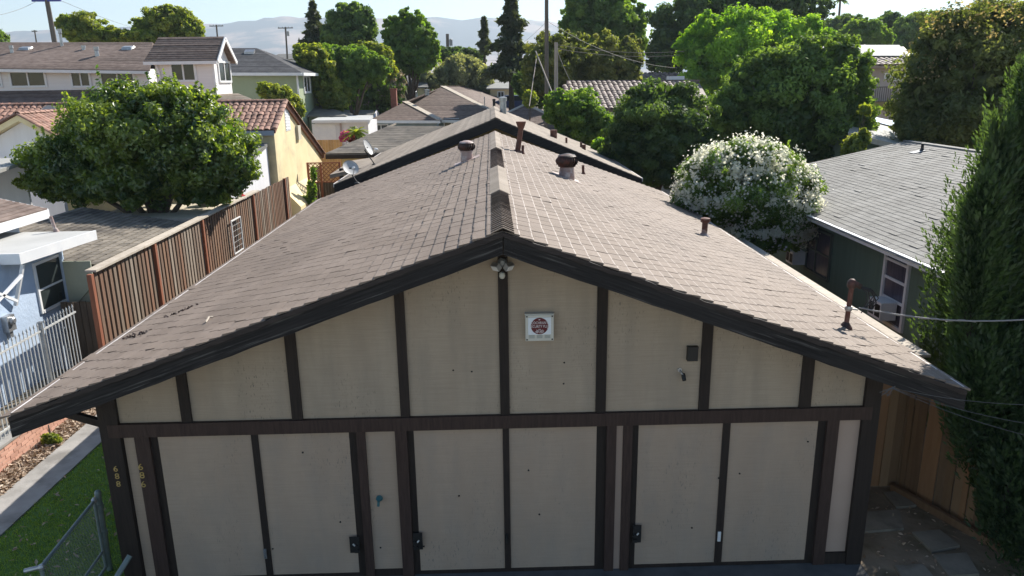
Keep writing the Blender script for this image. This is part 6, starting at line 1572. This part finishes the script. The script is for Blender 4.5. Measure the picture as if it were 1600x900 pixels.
tree('backyard_tree', 'mid green tree in front of the dense oak', 'tree', [(555, 100, 42, 30), (520, 95, 30, 26), (585, 108, 24, 26), (540, 125, 40, 24)], 62, 20000, .24, L_MID, seed=24, trunk_r=.2)
tree('backyard_tree', 'yellow-green bushy tree below the slim ragged conifer', 'tree', [(487, 92, 26, 22), (470, 82, 12, 14), (505, 120, 24, 32), (520, 150, 26, 28)], 60, 16000, .22, L_YEL, seed=25, trunk_r=.15)
tree('backyard_tree', 'bushy yellow-tipped tree between the oak and the airy tree', 'tree', [(590, 90, 24, 22), (570, 82, 20, 18), (600, 110, 18, 20)], 66, 9000, .24, L_YEL, seed=26, trunk_r=.15)
cm = tree('crape_myrtle', 'dark shrub dusted with cream blossom beside the red chimney', 'shrub', [(588, 142, 42, 32), (612, 130, 20, 20), (565, 155, 24, 24), (590, 165, 40, 18)], 67, 20000, .2, L_OAK, seed=27, trunk_r=.12)
r = np.random.default_rng(15); Pt = []
for c, q_ in [lobe_px(*l, 67) for l in [(588, 142, 42, 32), (612, 130, 20, 20), (565, 155, 24, 24)]]:
    d = r.normal(size=(90, 3)); d /= np.linalg.norm(d, axis=1)[:, None]; d = d[d[:, 2] > -.3]; cc = np.array(c)+d*np.array(q_)*1.02; Pt.append(np.repeat(cc, 7, 0)+r.normal(size=(len(cc)*7, 3))*.1)
Pt = np.vstack(Pt); Nf = r.normal(size=Pt.shape); a_ = np.cross(Nf, r.normal(size=Nf.shape)); a_ /= np.linalg.norm(a_, axis=1)[:, None]; b_ = np.cross(a_, r.normal(size=Nf.shape)); b_ /= np.linalg.norm(b_, axis=1)[:, None]; s_ = .075
V = np.stack([Pt-a_*s_, Pt+b_*s_, Pt+a_*s_, Pt-b_*s_], 1).reshape(-1, 3); np_mesh('blossom', V, np.arange(len(V)).reshape(-1, 4), L_CREAM, cm, tint=r.random(len(Pt)), kind='stuff')
tree('silvery_tree', 'rounded silvery green weeping tree behind the brown hip roof', 'tree', [(722, 115, 42, 28), (695, 122, 20, 22), (750, 122, 20, 22), (722, 98, 28, 12)], 82, 20000, .26, L_SILV, seed=28, trunk_r=.2, hang=.8)
tree('silvery_shrub', 'small silvery shrub left of the rounded silvery tree', 'shrub', [(660, 122, 14, 14), (672, 128, 12, 12)], 80, 5000, .24, L_SILV, seed=29, trunk_r=.08)
tree('red_leaf_shrub', 'reddish shrub between the cream-blossom shrub and the far yellow house', 'shrub', [(620, 112, 12, 12), (624, 126, 9, 12)], 72, 4000, .22, L_RED, seed=30, trunk_r=.06)
tree('red_leaf_shrub', 'low reddish shrub at the ridge of the brown hip roof', 'shrub', [(667, 135, 8, 9)], 80, 2000, .2, L_RED, seed=31, trunk_r=.05)
tree('dark_canopy_tree', 'dark mixed canopy just behind the silvery tree', 'tree', [(715, 88, 34, 14), (740, 94, 20, 14), (690, 85, 14, 12)], 96, 9000, .3, L_DARK, seed=32, trunk_r=.2)
tree('left_back_tree', 'yellow-green tree behind the long beige roof', 'tree', [(128, 45, 32, 26), (105, 40, 16, 18), (165, 55, 32, 14), (215, 58, 34, 12)], 72, 16000, .26, L_YEL, seed=33, trunk_r=.2)
tree('left_back_tree', 'dome-shaped tree behind the raised beige gable', 'tree', [(262, 42, 46, 30), (230, 50, 24, 20), (295, 50, 26, 22), (262, 22, 30, 14)], 74, 22000, .27, L_YEL, seed=34, trunk_r=.25)
tree('left_back_tree', 'green tree cut by the left frame edge above the beige roof', 'tree', [(-8, 68, 20, 22)], 80, 6000, .26, L_OAK, seed=35, trunk_r=.15)
tree('far_right_tree', 'round mid green tree below the palm', 'tree', [(1350, 52, 36, 22), (1325, 60, 20, 16), (1375, 60, 20, 14)], 88, 14000, .3, L_MID, seed=36, trunk_r=.2)
tree('far_right_tree', 'dark tree mass behind the apartment roof at right', 'tree', [(1320, 45, 40, 22), (1385, 45, 26, 24), (1300, 60, 20, 14)], 104, 15000, .36, L_DARK, seed=37, trunk_r=.25)
tree('far_right_tree', 'ragged dark tree left of the huge tan bloom tree', 'tree', [(1430, 48, 36, 26), (1460, 40, 24, 22), (1415, 65, 30, 16)], 98, 15000, .34, L_OAK, seed=38, trunk_r=.25)
tree('pole_shrub', 'small yellow-green shrub at the foot of the tall thin pole', 'shrub', [(828, 155, 11, 13)], 47, 2500, .18, L_YEL, seed=39, trunk_r=.05)
tree('gap_shrub', 'dark shrub mass at the foot of the golden tree', 'shrub', [(826, 140, 20, 18), (812, 128, 14, 16), (845, 150, 20, 18)], 60, 6000, .22, L_DARK, seed=40, trunk_r=.06)
tree('wall_shrub', 'light shrub against the green two-storey house', 'shrub', [(432, 148, 22, 16), (452, 160, 18, 20), (415, 140, 14, 12), (466, 172, 10, 12)], 50, 7000, .18, L_YEL, seed=41, trunk_r=.06, inner=.05)
tree('fence_shrub', 'climbing shrub at the base of the lattice gate', 'shrub', [(487, 296, 7, 16), (480, 313, 14, 8), (490, 272, 4, 12)], 34.5, 1500, .12, L_MID, seed=42, trunk_r=.03, twigs=False)
tree('lower_shrub', 'leafy tuft in front of the broad tree beside the tarped shed', 'shrub', [(1333, 235, 17, 24), (1352, 172, 10, 8), (1350, 215, 10, 14)], 29, 2600, .14, L_YEL, seed=43, trunk_r=.05, inner=.04)
tree('bed_plant', 'small round green plant in the leaf litter by the brick planter', 'plant', [(78, 686, 13, 9), (88, 689, 8, 6)], at(78, 695, z=0).y, 2200, .05, L_YEL, seed=44, trunk_r=.012, twigs=False, inner=.02)
tree('low_green_bush', 'bright low bush between the rear duplex roof and the dark rounded tree', 'shrub', [(938, 228, 14, 12)], 34, 2500, .12, L_LIME, seed=45, trunk_r=.04)
tree('flower_shrub', 'pink flowering shrub beside the weathered brown roof', 'shrub', [(541, 211, 9, 6), (536, 216, 6, 5)], 46, 1200, .12, L_PINK, seed=46, trunk_r=.03, twigs=False)
tree('flower_shrub', 'deep red shrub beside the pink flowers', 'shrub', [(549, 216, 8, 6)], 46.5, 900, .12, L_RED, seed=47, trunk_r=.03, twigs=False)
tree('dark_backyard_tree', 'dark tree between the green house and the white garage', 'tree', [(505, 140, 16, 34), (545, 160, 26, 18), (515, 165, 18, 18)], 70, 9000, .22, L_DARK, seed=48, trunk_r=.12)

# spiky potted palm near the pink flowers
def fronds(t, c, n, L_, M, seed, up_=.8, w=.05, name='crown'):
    r = random.Random(seed); vs = []; fs = []; tint = []
    for i in range(n):
        az_ = r.uniform(0, 6.283); el = r.uniform(-.2, 1.3)*up_; l = L_*r.uniform(.7, 1.1)
        d = Vector((math.cos(az_)*math.cos(el), math.sin(az_)*math.cos(el), math.sin(el))); s = d.cross(Vector((0, 0, 1))).normalized()
        prev = None
        for k in range(7):
            f = k/6; p = Vector(c)+d*l*f-Vector((0, 0, l*.55*f*f)); wd = w*l*(1-f)**.5*(.4+f if f < .3 else 1)
            j = len(vs)
            for q_ in (-1, 1):
                vs.append(p+s*wd*q_*3-Vector((0, 0, wd*1.5))); vs.append(p)
            if prev is not None: fs += [(prev, prev+1, j+1, j), (prev+3, prev+2, j+2, j+3)]; tint += [r.random()]*2
            prev = j
    np_mesh(name, np.array([list(v) for v in vs]), np.array(fs), M, t, tint=np.array(tint))
c = P(556, 207, 45); t = thing('spiky_plant', 'spiky bright green plant behind the weathered brown roof', 'plant', (c.x, 45, 0)); fronds(t, c, 40, 1.1, L_YEL, 4); q = MB(); q.tube([(c.x, 45, 0), c], [.12, .08], 8); q.build('trunk', MATS['bark'], t)
c = P(1313, -1, 118); t = thing('palm_tree', 'tall thin palm tree with a small crown at upper right', 'tree', (P(1306, 58, 118).x, 118, 0)); fronds(t, c, 46, 1.35, L_DARK, 6, w=.06)
q = MB(); bb_ = P(1306, 58, 118); q.tube([(bb_.x-.4, 118, 0), bb_, c.lerp(bb_, .4)+Vector((.1, 0, 0)), c], [.3, .2, .17, .15], 8); q.build('trunk', MATS['bark'], t)

# tall cypress at the right edge, close to the camera
cyc = [(1570, 470, 55, 330, 9.8), (1620, 420, 60, 350, 10.2), (1512, 500, 36, 185, 9.5), (1540, 420, 40, 210, 9.8), (1598, 320, 32, 240, 10.0), (1525, 640, 52, 120, 9.3), (1580, 720, 62, 140, 8.9), (1562, 300, 20, 110, 9.8), (1506, 430, 24, 120, 9.4),
       (1640, 700, 70, 190, 9.0), (1552, 790, 34, 80, 8.6), (1600, 860, 48, 90, 8.3), (1690, 380, 80, 300, 11.4), (1640, 300, 50, 230, 11.2), (1760, 520, 90, 260, 10.6), (1508, 372, 14, 72, 9.3), (1500, 455, 14, 66, 9.2), (1527, 310, 17, 95, 9.6), (1583, 205, 18, 110, 10.0), (1500, 620, 22, 85, 9.1)]
LBc = [lobe_px(a+20, b, c, d, y_, None) for a, b, c, d, y_ in cyc]
LBc = [(c, (r3[0]*.72, r3[0]*.95, r3[2]*.97)) for c, r3 in LBc]+[((9.0, 12.0, 3.0), (1.1, .9, 3.2)), ((10.3, 12.2, 3.2), (1.2, .8, 3.4)), ((8.3, 11.9, 2.4), (.8, .9, 2.5))]  # unseen lobes, here and off frame above, are added to shade the side yard
t = thing('cypress_tree', 'tall dense cypress at the right edge hiding the cedar fence', 'tree', (LBc[0][0][0], LBc[0][0][1], 0))
V, F, T = [], [], []
r = np.random.default_rng(31); tot = 0
for (c, R3) in LBc:
    A_ = R3[0]*R3[2]; n = min(max(int(1500*A_/0.9), 420), 2300); k_ = 15
    u = r.normal(size=(n, 3)); u /= np.linalg.norm(u, axis=1)[:, None]; rad = np.where(r.random(n) < .85, r.uniform(.80, 1.08, n), r.uniform(.35, .8, n))
    ang = np.arctan2(u[:, 1], u[:, 0]); hz = u[:, 2]
    wav = np.sin(ang*7+hz*9+c[0]*9)*np.sin(hz*14+c[2]*5)
    fl = 1+.30*wav+.10*np.sin(ang*15+hz*25)
    p0 = np.array(c)+u*np.array(R3)*(rad*fl)[:, None]
    sp = u*np.array([.5, .5, .1])+np.array([0, 0, 1.0])+r.normal(size=(n, 3))*.22; sp /= np.linalg.norm(sp, axis=1)[:, None]
    Ls = r.uniform(.16, .40, n)*np.where(r.random(n) < .07, 1.7, 1)
    tt = np.tile(np.linspace(0, 1, k_), n); P0 = np.repeat(p0, k_, 0); SP = np.repeat(sp, k_, 0); LS = np.repeat(Ls, k_)
    lat = r.normal(size=(n*k_, 3)); lat -= SP*(lat*SP).sum(1)[:, None]; lat /= np.linalg.norm(lat, axis=1)[:, None]+1e-9
    p = P0+SP*(tt*LS)[:, None]+lat*(.075*(1.05-tt)*LS/.28)[:, None]
    ax_ = SP+lat*(.75*(1.15-tt))[:, None]+r.normal(size=p.shape)*.18; ax_ /= np.linalg.norm(ax_, axis=1)[:, None]
    sd_ = np.cross(ax_, r.normal(size=p.shape)); sd_ /= np.linalg.norm(sd_, axis=1)[:, None]
    S = r.uniform(.030, .065, (len(p), 1))
    V.append(np.stack([p-ax_*S*.6, p+sd_*S*.30, p+ax_*S*1.1, p-sd_*S*.30], 1).reshape(-1, 3)); T.append(np.clip(.30+.30*np.repeat(wav, k_)+.35*tt+r.normal(0, .10, len(p)), 0, 1))
V = np.vstack(V); T = np.concatenate(T)
kz = V.reshape(-1, 4, 3)[:, 0, 2] > .12; V = V.reshape(-1, 4, 3)[kz].reshape(-1, 3); T = T[kz]
np_mesh('crown', V, np.arange(len(V)).reshape(-1, 4), L_CYP, t, tint=T)
q = MB(); q.tube([(LBc[0][0][0]+.1, 9.8, -.1), (LBc[0][0][0]+.1, 9.8, 4.5), (LBc[0][0][0]+.2, 9.9, 6.5)], [.2, .13, .03], 10)
for c, R3 in LBc[1:]: q.tube([(LBc[0][0][0]+.1, 9.8, .6), (c[0], c[1], max(.8, c[2]-R3[2]*.6)), (c[0], c[1], c[2]+R3[2]*.7)], [.09, .06, .015], 7)
q.build('trunk', MATS['bark_dark'], t, smooth=True)

# far-off suburban canopy: one mass nobody could count
r = np.random.default_rng(3); LB = []
for i in range(230):
    y_ = r.uniform(120, 700)**1.0; x_ = r.uniform(-.78, .78)*y_
    hgt = r.uniform(4.0, 7.2); rr3 = r.uniform(3, 6.5); LB.append(((x_, y_, hgt*.5), (rr3, rr3, hgt*.55)))
V, F, T = crown_arrays(LB, 90000, 1.15, 9, clump=.3, inner=.1, density=.5)
tag(np_mesh('distant_woods', V, F, L_OAK, tint=T, kind='stuff'), 'hazy far-off band of suburban treetops below the hills', 'trees')

# ------------------------------------------------------------------ the valley air
q = MB(); q.box((-4600, -40, -1.5), (5600, 4700, 500)); hz = q.build('haze', mat('haze_air', (1, 1, 1)), kind='stuff')
hm = bpy.data.materials.new('valley_haze'); hm.use_nodes = True
for n_ in list(hm.node_tree.nodes):
    if n_.type == 'BSDF_PRINCIPLED': hm.node_tree.nodes.remove(n_)
vp = hm.node_tree.nodes.new('ShaderNodeVolumePrincipled'); vp.inputs['Density'].default_value = 2.0e-4; vp.inputs['Color'].default_value = (0.74, 0.87, 1.0, 1); vp.inputs['Anisotropy'].default_value = 0.3
on_ = [n_ for n_ in hm.node_tree.nodes if n_.type == 'OUTPUT_MATERIAL'][0]
hm.node_tree.links.new(vp.outputs[0], on_.inputs['Volume'])
hz.data.materials[0] = hm
